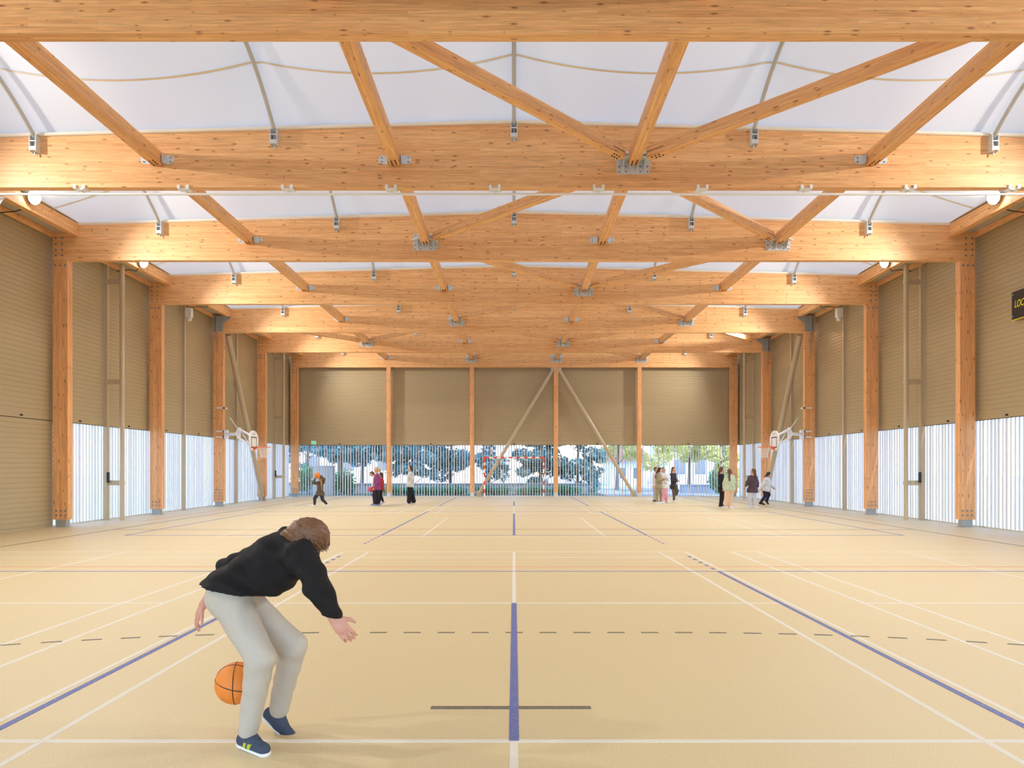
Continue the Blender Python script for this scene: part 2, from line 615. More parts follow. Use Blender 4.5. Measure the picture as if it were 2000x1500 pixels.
# ------------------------------------------------------------------ beams
beam_lab = ['nearest glulam roof beam, cut by the top edge of the picture',
            'second glulam roof beam with a thin white rail slung beneath it',
            'third glulam roof beam, its ends on the two nearest columns',
            'fourth glulam roof beam with a wide steel plate right of centre',
            'fifth glulam roof beam, ends held in grey steel column brackets',
            'sixth glulam roof beam, last but one before the far wall',
            'farthest glulam roof beam, resting on the far wall posts']
beams = []
for k, y in enumerate(BEAM_Y):
    poly = [(-11.68, 0), (11.68, 0), (11.68, beam_top(11.68) - ZB), (0, beam_top(0) - ZB), (-11.68, beam_top(11.68) - ZB)]
    me = mesh_of('roof_beam', MB().prism(poly, 'y', 0, BT), M['wood'])
    o = inst('roof_beam', me, Matrix.Translation((0, y, ZB)), label=beam_lab[k], cat='beam', group='glulam roof beams')
    beams.append(o)


def node_plate(k, x, small):
    """steel connector on the front face of beam k"""
    y = BEAM_Y[k]
    if small:
        mb = MB()
        w, h, zc = 0.235, 0.08, 7.27
        pts = []
        for i in range(9):
            a = math.pi / 2 + math.pi * i / 8
            pts.append((x - w + h * math.cos(a), zc + h * math.sin(a)))
        for i in range(9):
            a = -math.pi / 2 + math.pi * i / 8
            pts.append((x + w + h * math.cos(a), zc + h * math.sin(a)))
        mb.prism(pts, 'y', y - 0.012, y + 0.001)
        for s in (-1, 1):
            mb.box(x + s * 0.13 - 0.006, x + s * 0.13 + 0.006, y - 0.10, y - 0.01, zc - 0.075, zc + 0.075)
        o = obj('end_plate', mb, M['steel'], beams[k])
        bb = MB()
        for s in (-1, 1):
            for dz in (-0.04, 0.04):
                bb.bolt((x + s * 0.25, y - 0.012, zc + dz), (0, -1, 0), 0.016)
        obj('bolts', bb, M['bolt'], o, kind='stuff')
    else:
        mb = MB()
        z0, z1, w = 7.0, 7.43, 0.31
        c = 0.03
        mb.prism([(x - w + c, z0), (x + w - c, z0), (x + w, z0 + c), (x + w, z1 - c), (x + w - c, z1), (x - w + c, z1), (x - w, z1 - c), (x - w, z0 + c)], 'y', y - 0.016, y + 0.001)
        mb.prism([(x - w + .03, y - .016), (x + w - .03, y - .016), (x + w + .05, y - .10), (x + w - .12, y - 0.24), (x - w + .12, y - 0.24), (x - w - .05, y - .10)], 'z', 7.235, 7.25)
        for i in range(4):
            xx = x - 0.2 + i * 0.1333
            mb.prism([(y - 0.016, z0 + 0.03), (y - 0.016, 7.236), (y - 0.20, 7.236), (y - 0.15, 7.17)], 'x', xx - 0.006, xx + 0.006)
        o = obj('node_plate', mb, M['steel'], beams[k])
        bb = MB()
        for sx in (-0.265, -0.135, 0.135, 0.265):
            for zz in (7.04, 7.14, 7.38):
                bb.bolt((x + sx, y - 0.016, zz), (0, -1, 0), 0.016)
        obj('bolts', bb, M['bolt'], o, kind='stuff')


NODES = {1: [2.23], 2: [-2.23, 6.68], 3: [2.23], 4: [-2.23, 6.68], 5: [-6.68, 2.23], 6: [-2.23, 2.23, 6.68]}
for k in range(1, 7):
    for x in PURL_X:
        node_plate(k, x, not any(abs(x - n) < .1 for n in NODES[k]))
# splice line and end bolts on beams
for k in range(7):
    if k >= 2:
        bb = MB()
        for s in (-1, 1):
            if (k == 4) or (k == 5 and s == 1): continue
            for i in range(4):
                for xx in (11.60, 11.44):
                    bb.bolt((s * xx, BEAM_Y[k], ZB + 0.12 + i * 0.145), (0, -1, 0), 0.026)
        if bb.v: obj('bolts', bb, M['bolt'], beams[k], kind='stuff')

# ------------------------------------------------------------------ purlins and diagonal braces
PZ = 7.28
pur_pos = ['outer left', 'inner left', 'inner right', 'outer right']


def screws(parent, p, dirv, z, wdt=0.06):
    d = Vector(dirv).normalized(); n = Vector((-d.y, d.x, 0))
    mb = MB()
    for i in range(3):
        for s in (-1, 1):
            q = Vector(p) + d * (0.06 + 0.075 * i + 0.02 * s) + n * (s * 0.04)
            mb.tube([(q.x, q.y, z - 0.014), (q.x, q.y, z + 0.004)], 0.016, 6)
    obj('screws', mb, M['dark'], parent, kind='stuff')


for b in range(6):
    y0, y1 = bay_span(b)
    for i, x in enumerate(PURL_X):
        o = timber('roof_purlin', (x, y0 - 0.0, PZ), (x, y1 - 0.014, PZ), 0.2, 0.24, M['wood'],
                   label='%s timber purlin running away between beams %s' % (pur_pos[i], BAY[b]), cat='purlin', group='roof purlins')
        screws(o, (x, y1 - 0.02, 0), (0, -1, 0), PZ - 0.12)
for x, nm in ((-2.23, 'left'), (2.23, 'right')):
    timber('roof_purlin', (x, 5.2, PZ), (x, BEAM_Y[0], PZ), 0.2, 0.24, M['wood'],
           label='%s timber purlin end touching the top edge on the nearest beam' % nm, cat='purlin', group='roof purlins')

DIAG = [(0, 2.23, -2.23), (0, 2.23, 6.68), (1, -2.23, 2.23), (1, 6.68, 2.23), (2, 2.23, -2.23), (2, 2.23, 6.68),
        (3, -2.23, 2.23), (3, 6.68, 2.23), (4, -6.68, -11.0), (4, -6.68, -2.23), (4, 2.23, -2.23), (4, 2.23, 6.68), (4, 11.0, 6.68),
        (5, -2.23, 2.23), (5, 6.68, 2.23)]
dl = {}
for (b, xf, xn) in DIAG:
    y0, y1 = bay_span(b)
    a = Vector((xf, y1, PZ)); c = Vector((xn, y0, PZ))
    d = (c - a).normalized()
    p0 = a + d * 0.36
    p1 = c - d * 0.18
    side = 'leaning left' if xn < xf else 'leaning right'
    if abs(xf) > 10:
        where = 'from the right column bracket'
    elif abs(xn) > 10:
        where = 'towards the left column bracket'
    else:
        where = {(-6.68): 'at the far left plate', (-2.23): 'at the left plate', (2.23): 'at the centre-right plate', (6.68): 'at the far right plate'}[xf]
    o = timber('roof_brace', p0, p1, 0.16, 0.2, M['wood'],
               label='diagonal timber brace %s, %s, %s' % (side, where, BAY[b]), cat='brace', group='diagonal roof braces')
    screws(o, p0 + d * 0.05, d, PZ - 0.10)
    # steel slot plate between node plate and brace end
    mb = MB()
    n = Vector((-d.y, d.x, 0))
    q0, q1 = a + d * 0.12, p0 + d * 0.2
    vs = [q0 - n * .05, q1 - n * .05, q1 + n * .05, q0 + n * .05]
    mb.add([(v.x, v.y, PZ - .006) for v in vs] + [(v.x, v.y, PZ + .006) for v in vs],
           [(0, 3, 2, 1), (4, 5, 6, 7), (0, 1, 5, 4), (1, 2, 6, 5), (2, 3, 7, 6), (3, 0, 4, 7)])
    obj('slot_plate', mb, M['steel'], o)
    sl = MB()
    for s in (-1, 1):
        q0, q1 = p0 + d * 0.0 + n * (s * 0.0815), p0 + d * 0.36 + n * (s * 0.0815)
        sl.tube([q0, q1], 0.006, 4)
    obj('saw_slot', sl, M['dark'], o)

# ------------------------------------------------------------------ arch tubes
arch_pos = ['far left', 'left', 'middle', 'right', 'far right']
for b in range(6):
    y0, y1 = bay_span(b)
    for i, x in enumerate(ARCH_X):
        root = empty('arch_tube', (x, y1, 7.4), label='%s curved steel roof tube with clamp bracket %s' % (arch_pos[i], BAY[b]), cat='steel tube', group='curved steel roof tubes')
        pts = []
        for j in range(25):
            t = j / 24
            pts.append((x, y0 + 0.05 + (y1 - y0 - 0.10) * t, arch_z(x, t) - 0.03))
        obj('tube', MB().tube(pts, 0.038, 10), M['tube'], root, smooth=True)
        zt = beam_top(x)
        for (yb, s) in ((y1, -1), (y0, 1)):
            mb = MB()
            ya, yc = (yb - 0.13, yb) if s < 0 else (yb, yb + 0.13)
            mb.box(x - 0.062, x - 0.05, ya, yc, zt - 0.32, zt - 0.02)
            mb.box(x + 0.05, x + 0.062, ya, yc, zt - 0.32, zt - 0.02)
            mb.box(x - 0.05, x + 0.05, yb - 0.012 if s < 0 else yb, yb if s < 0 else yb + .012, zt - 0.32, zt - 0.02)
            mb.box(x - 0.05, x + 0.05, ya, yc, zt - 0.14, zt - 0.12)
            mb.box(x - 0.05, x + 0.05, ya, yc, zt - 0.30, zt - 0.23)
            ymid = (ya + yc) / 2
            mb.tube([(x - 0.075, ymid, zt - 0.06), (x + 0.075, ymid, zt - 0.06)], 0.014, 6)
            mb.tube([(x, ymid, zt - 0.38), (x, ymid, zt - 0.12)], 0.012, 6)
            obj('clamp_bracket', mb, M['steel'], root)

# ------------------------------------------------------------------ columns
col_side = {-1: 'left', 1: 'right'}
near = ['nearest', 'second nearest', 'third nearest', 'fourth nearest', 'corner']
for s in (-1, 1):
    for n_, k in enumerate(range(2, 7)):
        y = BEAM_Y[k]
        ex = {2: ' with bolted foot', 4: ' carrying the basketball hoop', 3: ' with bolted foot', 5: ' at the foot of the tan pipe brace', 6: ' beside the far shutters'}[k]
        root = empty('column', (s * 11.49, y + 0.1, 0), label='%s glulam column along the %s wall%s' % (near[n_], col_side[s], ex), cat='column', group='side wall columns')
        timber('shaft', (s * 11.49, y + 0.10, 0.19), (s * 11.49, y + 0.10, ZB), 0.38, 0.2, M['wood_col'], root, up=(0, 1, 0))
        sh = MB().box(s * 11.49 - 0.13, s * 11.49 + 0.13, y + 0.02, y + 0.18, 0.0, 0.195).box(s * 11.49 - 0.19, s * 11.49 + 0.19, y + 0.01, y + 0.19, 0.0, 0.012)
        obj('base_shoe', sh, M['steel_dark'], root)
        bb = MB()
        rows = 4 if k in (4, 5) else 2
        for i in range(3):
            for j in range(rows):
                bb.bolt((s * (11.36 + i * 0.115), y, 0.30 + j * 0.115), (0, -1, 0), 0.026)
            if k not in (4,) and not (k == 5 and s == 1):
                for j in range(1 if k < 4 else 2):
                    bb.bolt((s * (11.37 + i * 0.12), y, ZB - 0.13 - 0.14 * j), (0, -1, 0), 0.026)
        obj('bolts', bb, M['bolt'], root, kind='stuff')
        if k == 4 or (k == 5 and s == 1):
            mb = MB()
            pl = [(11.66, 6.80), (11.66, 7.38), (10.98, 7.38), (11.02, 7.30), (11.28, 7.12), (11.30, 6.80)]
            mb.prism([(s * a, z) for a, z in (pl if s < 0 else pl[::-1])], 'y', y - 0.02, y)
            mb.box(min(s * 11.0, s * 11.68), max(s * 11.0, s * 11.68), y - 0.14, y, 7.35, 7.38)
            mb.prism([(y - 0.02, 5.95), (y - 0.02, 7.36), (y - 0.14, 7.36), (y - 0.13, 7.0)], 'x', s * 11.5 - 0.012, s * 11.5 + 0.012)
            br = obj('steel_bracket', mb, M['steel_dark'], root)
            b2 = MB()
            for i in range(4):
                for xx in (11.40, 11.60):
                    b2.bolt((s * xx, y - 0.02, 6.85 + 0.13 * i), (0, -1, 0), 0.02)
            for i in range(6):
                b2.bolt((s * 11.3, y + 0.1, 6.70 - i * 0.11), (-s, 0, 0), 0.022, 0.02)
            obj('bolts', b2, M['bolt'], br, kind='stuff')

for s in (-1, 1):
    for k, w in ((0, 'nearest'), (1, 'second')):
        y = BEAM_Y[k]
        root = empty('column', (s * 11.49, y + 0.1, 0), label='glulam column under the %s end of the %s roof beam' % (col_side[s], w), cat='column', group='side wall columns')
        timber('shaft', (s * 11.49, y + 0.10, 0.19), (s * 11.49, y + 0.10, ZB), 0.38, 0.2, M['wood_col'], root, up=(0, 1, 0))
        obj('base_shoe', MB().box(s * 11.49 - 0.13, s * 11.49 + 0.13, y + 0.02, y + 0.18, 0.0, 0.195), M['steel_dark'], root)
FPOST = [-6.56, -2.2, 2.2, 6.56]
fl = ['leftmost', 'second', 'third', 'rightmost']
for i, x in enumerate(FPOST):
    y = 37.0
    root = empty('wall_post', (x, y + 0.11, 0), label='%s slim timber post of the four on the far wall' % fl[i], cat='post', group='far wall posts')
    timber('shaft', (x, y + 0.11, 0.22), (x, y + 0.11, ZB), 0.22, 0.2, M['wood_col'], root, up=(0, 1, 0))
    obj('base_shoe', MB().box(x - 0.1, x + 0.1, y + 0.02, y + 0.2, 0, 0.22), M['steel'], root)

# ------------------------------------------------------------------ eaves
bay_word = ['between the nearest two beams', 'between the second and third beams', 'between the third and fourth beams', 'between the fourth and fifth beams', 'between the fifth and sixth beams', 'in the farthest bay']
for s in (-1, 1):
    for b in range(1, 6):
        y0, y1 = bay_span(b)
        root = empty('eave_beam', (s * 11.1, y0, 7.36), label='timber eave beam on the %s wall %s' % (col_side[s], bay_word[b]), cat='beam', group='eave beams')
        timber('main_beam', (s * 11.10, y0, 7.52), (s * 11.10, y1, 7.52), 0.16, 0.32, M['wood'], root)
        timber('outer_rail', (s * 11.68, y0, 7.40), (s * 11.68, y1, 7.40), 0.10, 0.13, M['wood_col'], root)
        obj('soffit_board', MB().box(min(s * 11.18, s * 11.63), max(s * 11.18, s * 11.63), y0, y1, 7.47, 7.50), M['soffit'], root)
        obj('roof_edge', MB().box(min(s * 11.0, s * 12.1), max(s * 11.0, s * 12.1), y0, y1, 7.70, 7.74), M['soffit'], root)

# ------------------------------------------------------------------ shutters
PITCH = 0.12


def slat_mesh(name, axis):
    """one roller-shutter lath, 1 m long, face towards local -Y, along X"""
    prof = [(0.0, 0.0), (-0.006, 0.003), (-0.0085, 0.030), (-0.0092, 0.058), (-0.0085, 0.088), (-0.006, 0.114), (0.0, 0.117), (0.0, 0.12), (0.008, 0.12), (0.008, 0.0)]
    return mesh_of(name, MB().prism([(a, z) for a, z in prof], 'x', -0.5, 0.5), M['tan'])


SLAT = slat_mesh('slat', 'x')
GUIDE = None


def shutter(label, a, b, face, z_bot, z_top, group, hole=True, lower=False):
    """a,b: ends of the shutter in plan; face: unit vector towards the hall"""
    a, b, face = Vector(a), Vector(b), Vector(face)
    mid = (a + b) / 2
    L = (b - a).length
    root = empty('roller_shutter', (mid.x, mid.y, z_bot), label=label, cat='shutter', group=group)
    y = -face
    x = Vector((y.y, -y.x, 0))           # x cross y = z
    R = Matrix(((x.x, y.x, 0, 0), (x.y, y.y, 0, 0), (0, 0, 1, 0), (0, 0, 0, 1)))
    n = int(math.ceil((z_top - (z_bot + 0.13)) / PITCH))
    for i in range(n):
        inst('slat', SLAT, Matrix.Translation((mid.x, mid.y, z_bot + 0.13 + i * PITCH)) @ R @ Matrix.Diagonal((L, 1, 1, 1)), root)

    def bar(nm, x0, x1, y0, y1, z0, z1, mat):
        o = obj(nm, MB().box(x0, x1, y0, y1, z0, z1), mat)
        o.parent = root
        m = Matrix.Translation((mid.x, mid.y, z_bot)) @ R @ Matrix.Translation(o.location)
        o.matrix_basis = world_m(root).inverted() @ m
        return o
    bb = bar('bottom_bar', -L / 2, L / 2, -0.012, 0.012, 0.012, 0.132, M['tan'])
    bar('rubber_seal', -L / 2, L / 2, -0.012, 0.01, -0.004, 0.012, M['dark'])
    if hole:
        h = bar('lock_plate', -0.045, 0.045, -0.022, -0.012, 0.05, 0.095, M['black'])
    if lower:
        k = int(z_bot / PITCH)
        for i in range(k + 1):
            inst('slat', SLAT, Matrix.Translation((mid.x, mid.y, z_bot - 0.002 - (i + 1) * PITCH)) @ R @ Matrix.Diagonal((L, 1, 1, 1)), root)
    return root


bayw = {2: 'after the first column', 3: 'after the second column', 4: 'behind the pipe brace', 5: 'at the far corner'}
fin_me = mesh_of('fin', MB().prism([(-0.016, -0.038), (0.016, -0.038), (0.018, 0.0), (0.016, 0.038), (-0.016, 0.038), (-0.018, 0.0)], 'z', 0.0, 1.0), M['fin'])


def screen(label, a, b, face, group, ztop=Z_SH + 0.08):
    a, b, face = Vector(a), Vector(b), Vector(face)
    mid = (a + b) / 2; d = (b - a); L = d.length; d.normalize()
    root = empty('fin_screen', (mid.x, mid.y, 0), label=label, cat='screen', group=group)
    n = max(2, int(round(L / 0.142)))
    base = mid - face * 0.02
    rz = math.atan2(d.y, d.x)
    for i in range(n):
        p = a + d * (L * (i + 0.5) / n + random.uniform(-0.012, 0.012))
        p -= face * 0.09
        ang = rz + math.radians(random.uniform(-16, 16))
        inst('fin', fin_me, Matrix.Translation((p.x, p.y, 0.03)) @ Matrix.Rotation(ang, 4, 'Z') @ Matrix.Diagonal((1, 1, ztop - 0.03, 1)), root)
    p0 = a - face * 0.09; p1 = b - face * 0.09
    for nm, z, hh in (('bottom_rail', 0.015, 0.03), ('top_rail', ztop, 0.04)):
        timber(nm, (p0.x, p0.y, z), (p1.x, p1.y, z), 0.06, hh, M['fin'], root)
    return root


for s in (-1, 1):
    face = (-s, 0, 0)
    X = s * XW
    for k in range(1, 6):
        y0, y1 = BEAM_Y[k], BEAM_Y[k + 1]
        ym = (y0 + y1) / 2 + 0.1
        halves = [(y0 + 0.18, ym - 0.065, 'nearer'), (ym + 0.065, YF - 0.02 if k == 5 else y1 + 0.18, 'farther')]
        for (ya, yb, w) in halves:
            if k == 1 and w == 'nearer': continue
            if k == 1:
                lab = 'closed tan roller shutter at the left edge reaching the floor' if s < 0 else 'raised tan roller shutter at the right edge behind the black sign'
            else:
                lab = 'raised tan shutter, %s half of %s wall bay %s' % (w, col_side[s], bayw[k])
            lower = (k == 1 and s < 0)
            shutter(lab, (X, ya, 0), (X, yb, 0), face, Z_SH, Z_ST, '%s wall shutters' % col_side[s], lower=lower)
            if not lower:
                lb = 'vertical metal fins below the right edge shutter' if k == 1 else 'vertical fin screen, %s half of %s wall bay %s' % (w, col_side[s], bayw[k])
                screen(lb, (X, ya if w == 'nearer' else ya - .065, 0), (X, yb + .065 if w == 'nearer' else yb, 0), face, '%s wall fin screens' % col_side[s])
FX = [-11.83, -6.56, -2.2, 2.2, 6.56, 11.83]
fw = ['leftmost', 'second from left', 'middle', 'second from right', 'rightmost']
for i in range(5):
    a, b = (FX[i] + 0.03, YF, 0), (FX[i + 1] - 0.03, YF, 0)
    shutter('%s raised tan roller shutter on the far wall' % fw[i], a, b, (0, -1, 0), Z_SH, 6.95, 'far wall shutters')
    screen('%s vertical fin screen on the far wall with trees behind' % fw[i], a, b, (0, -1, 0), 'far wall fin screens')

# ------------------------------------------------------------------ steel wall posts, pipes, braces
for s in (-1, 1):
    for k in range(2, 6):
        ym = (BEAM_Y[k] + BEAM_Y[k + 1]) / 2 + 0.1
        root = empty('shutter_post', (s * 11.75, ym, 0), label='tan steel guide post in %s wall bay %s' % (col_side[s], bayw[k]), cat='post', group='tan steel guide posts')
        mb = MB().box(s * 11.76 - 0.06, s * 11.76 + 0.06, ym - 0.055, ym + 0.055, 0, 7.36)
        obj('shaft', mb, M['tan_post'], root)
        if k in (2, 5):
            obj('lock_box', MB().box(s * 11.66 - 0.03, s * 11.66 + 0.03, ym - 0.10, ym - 0.05, 1.08, 1.38), M['black'], root)
        if k == 3:
            o = empty('wall_sensor', (s * 11.55, ym, 6.6), label='white box with sensor head under the %s eave' % col_side[s], cat='sensor', group='white wall boxes')
            obj('case', MB().box(s * 11.56 - 0.11, s * 11.56 + 0.11, ym - 0.10, ym + 0.06, 6.86, 7.18), M['white'], o)
            obj('head', MB().tube([(s * 11.52, ym - 0.05, 6.86), (s * 11.50, ym - 0.09, 6.74)], 0.06, 10, r1=0.075), M['white'], o, smooth=True)
        if k == 4 and s < 0:
            o = empty('wall_box', (s * 11.68, ym, 4.9), label='small white box on a steel post behind the left pipe brace', cat='box')
            obj('case', MB().box(-11.70, -11.62, ym - 0.16, ym - 0.06, 4.95, 5.2), M['white'], o)
            obj('lid', MB().box(-11.62, -11.605, ym - 0.15, ym - 0.07, 4.97, 5.18), M['white'], o)
        if k in (2, 5):
            xx = s * 11.3
            r = empty('drain_pipe', (xx, ym, 0), label='round tan standpipe beside the %s wall %s' % (col_side[s], 'near bay' if k == 2 else 'far corner bay'), cat='pipe', group='tan standpipes')
            obj('pipe', MB().tube([(xx, ym, 0), (xx, ym, 7.36)], 0.066, 20), M['tan_post'], r, smooth=True)
            for z in (1.07, 3.98, 6.86):
                c = MB().box(min(xx, s * 11.7), max(xx, s * 11.7), ym - 0.025, ym + 0.025, z - 0.07, z + 0.07)
                c.tube([(xx, ym, z - 0.05), (xx, ym, z + 0.05)], 0.078, 16)
                obj('pipe_bracket', c, M['tan_post'], r)
    # diagonal pipe brace
    a, b = Vector((s * 11.24, BEAM_Y[4] + 0.32, 6.72)), Vector((s * 11.42, BEAM_Y[5] - 0.10, 0.22))
    r = empty('pipe_brace', (b.x, b.y, 0), label='thick tan diagonal pipe brace along the %s wall' % col_side[s], cat='brace', group='side wall pipe braces')
    obj('pipe', MB().tube([a, b], 0.105, 20), M['tan_post'], r, smooth=True)
    obj('foot_plate', MB().box(b.x - 0.10, b.x + 0.10, b.y - 0.18, b.y + 0.1, 0, 0.02).box(b.x - 0.015, b.x + 0.015, b.y - 0.16, b.y + 0.1, 0.0, 0.36), M['tan_post'], r)
for s in (-1, 1):
    a, b = Vector((2.2 + s * 0.19, 37.11, 6.6)), Vector((2.2 + s * 4.05, 37.11, 0.16))
    r = empty('pipe_brace', (b.x, b.y, 0), label='tan diagonal pipe brace on the far wall, %s' % ('crossing behind the goal' if s < 0 else 'right of the goal'), cat='brace', group='far wall pipe braces')
    obj('pipe', MB().tube([a, b], 0.09, 20), M['tan_post'], r, smooth=True)
    obj('foot_plate', MB().box(b.x - 0.1, b.x + 0.14, 37.09, 37.13, 0.0, 0.3), M['tan_post'], r)
    obj('head_plate', MB().box(a.x - 0.09, a.x + 0.09, 37.095, 37.125, 6.5, 6.76), M['steel'], r)

# ------------------------------------------------------------------ floodlights
lamp_n = {-1: 0, 1: 0}
for s in (-1, 1):
    for j, y in enumerate((1.9, 6.6, 11.35, 16.1, 20.85, 25.6, 30.2, 34.9)):
        seen = y in (16.1, 20.85)
        z = 7.66 if y < 18 else 7.56
        x = s * 10.9
        if y == 16.1: lab = 'bright floodlight under the second beam at the %s edge' % col_side[s]
        elif y == 20.85: lab = 'bright floodlight beside the %s eave below the third beam' % col_side[s]
        else: lab = 'floodlight on the %s eave %s' % (col_side[s], {1.9: 'behind the camera', 6.6: 'overhead near the camera', 11.35: 'in the nearest bay', 25.6: 'behind the fourth beam', 30.2: 'behind the fifth beam', 34.9: 'behind the sixth beam'}[y])
        root = empty('floodlight', (x, y, z - 0.2), label=lab, cat='lamp', group='eave floodlights')
        aim = Vector((-s * 0.94, -0.22, -0.26)).normalized()
        u = aim.cross(Vector((0, 0, 1))).normalized(); v = u.cross(aim)
        c = Vector((x, y, z))
        hb = MB(); 
        def oriented(mb, c, ax, hx, hy, hz):
            vs = []
            for sx, sy, sz in ((-1, -1, -1), (1, -1, -1), (1, 1, -1), (-1, 1, -1), (-1, -1, 1), (1, -1, 1), (1, 1, 1), (-1, 1, 1)):
                vs.append(c + ax[0] * (sx * hx) + ax[1] * (sy * hy) + ax[2] * (sz * hz))
            mb.add(vs, [(0, 3, 2, 1), (4, 5, 6, 7), (0, 1, 5, 4), (1, 2, 6, 5), (2, 3, 7, 6), (3, 0, 4, 7)])
        hb.tube([c - aim * 0.09, c - aim * 0.03, c], 0.10, 20, r1=0.17)
        for i in range(5):
            oriented(hb, c - aim * 0.11, (aim, u, v), 0.04, 0.09, 0.004) if i == 0 else oriented(hb, c - aim * 0.11 + u * (0.04 * (i - 2.5)), (aim, u, v), 0.04, 0.004, 0.08)
        obj('housing', hb, M['steel_dark'], root)
        obj('lens', MB().tube([c + aim * 0.0, c + aim * 0.02, c + aim * 0.03], 0.16, 24, r1=0.13), M['lamp'], root)
        ab = MB().tube([c - aim * 0.1, (s * 11.1, y, z - 0.12)], 0.02, 8)
        ab.tube([(s * 11.06, y, z - 0.14), (s * 11.1, y, z - 0.06)], 0.05, 8)
        obj('arm', ab, M['steel_dark'], root)
        cb = [Vector((s * 11.0, y, z - 0.1)), Vector((s * 11.12, y - 0.02, z - 0.27)), Vector((s * 11.3, y - 0.03, 7.33)), Vector((s * 11.7, y, 7.30))]
        obj('cable', MB().tube(cb, 0.012, 6), M['black'], root)
        ld = bpy.data.lights.new('flood_beam', 'SPOT')
        ld.energy = LAMP_W
        ld.color = (1.0, 0.975, 0.935)
        ld.spot_size = math.radians(134); ld.spot_blend = 1.0
        ld.shadow_soft_size = 0.08
        lo = bpy.data.objects.new('flood_beam', ld)
        COL.objects.link(lo)
        lo.parent = root
        lo.location = c + aim * 0.13 - root.location
        lo.rotation_euler = Vector((-s * 0.83, 0.0, -0.56)).to_track_quat('-Z', 'Y').to_euler()

# ------------------------------------------------------------------ white rail below second beam, gathered net
r = empty('net_rail', (0, 13.35, 6.6), label='thin white rail clipped below the second roof beam', cat='rail')
obj('rail', MB().tube([(-11.3, 13.36, 6.665), (11.3, 13.36, 6.665)], 0.022, 10), M['white'], r, smooth=True)
for i in range(-5, 6):
    x = -0.36 + i * 1.945
    cl = MB().box(x - 0.11, x + 0.11, 13.28, 13.42, 6.725, 6.76).box(x - 0.11, x - 0.06, 13.24, 13.29, 6.73, 6.80).box(x + 0.06, x + 0.11, 13.24, 13.29, 6.73, 6.80).box(x - 0.02, x + 0.02, 13.34, 13.38, 6.66, 6.73)
    obj('clip', cl, M['white'], r)
mb = MB()
vs, fs = [], []
nseg = 28
for j in range(7):
    t = j / 6
    z = 6.62 - 0.48 * t
    for i in range(nseg):
        a = 2 * math.pi * i / nseg
        rr = (0.30 - 0.20 * t) * (1 + 0.16 * math.sin(7 * a + j)) 
        vs.append((-9.95 - 0.10 * t + rr * math.cos(a), 13.37 + 0.3 * rr * math.sin(a), z))
for j in range(6):
    for i in range(nseg):
        i2 = (i + 1) % nseg
        fs.append((j * nseg + i, (j + 1) * nseg + i, (j + 1) * nseg + i2, j * nseg + i2))
fs.append(tuple(range(nseg))); fs.append(tuple(6 * nseg + i for i in range(nseg))[::-1])
cr = empty('gathered_net', (-9.95, 13.37, 6.14), label='gathered white net hanging from the rail at the left edge', cat='net')
obj('folds', mb.add(vs, fs), M['white'], cr, smooth=True)
obj('hanger', MB().tube([(-9.95, 13.37, 6.6), (-9.95, 13.36, 6.665)], 0.03, 8), M['steel_dark'], cr)

# ------------------------------------------------------------------ signs
r = empty('hanging_sign', (11.70, 16.2, 4.95), label='black sign with yellow lettering on the right wall', cat='sign')
obj('panel', MB().box(11.69, 11.72, 15.75, 16.63, 4.97, 5.62), M['sign'], r)
obj('lower_edge', MB().box(11.685, 11.722, 15.75, 16.63, 4.95, 4.97), M['yellow'], r)
fc = bpy.data.curves.new('lettering', 'FONT')
fc.body = 'LOC'; fc.size = 0.23; fc.shear = 0.25; fc.extrude = 0.002; fc.offset = 0.004
fc.materials.append(M['yellow'])
ft = bpy.data.objects.new('lettering_curve', fc)
COL.objects.link(ft)
bpy.context.view_layer.update()
lm_ = bpy.data.meshes.new_from_object(ft.evaluated_get(bpy.context.evaluated_depsgraph_get()))
bpy.data.objects.remove(ft)
fo = bpy.data.objects.new('lettering', lm_)
COL.objects.link(fo); fo.parent = r
Mt = Matrix(((0, 0, -1, 11.686), (-1, 0, 0, 16.54), (0, 1, 0, 5.24), (0, 0, 0, 1))) @ Matrix.Diagonal((0.66, 1, 1, 1))
fo.matrix_basis = world_m(r).inverted() @ Mt
obj('fixing', MB().bolt((11.69, 16.58, 5.55), (-1, 0, 0), 0.02).bolt((11.69, 16.58, 5.05), (-1, 0, 0), 0.02), M['bolt'], r)
p = P(611.5, 866, 37.2)
r = empty('exit_sign', (p.x, 37.3, 2.72), label='small green exit sign on the leftmost far shutter', cat='sign')
obj('case', MB().box(p.x - 0.13, p.x + 0.13, 37.29, 37.34, 2.74, 2.93), M['white'], r)
obj('pictogram', MB().box(p.x - 0.06, p.x + 0.06, 37.284, 37.291, 2.76, 2.90), M['exit'], r)

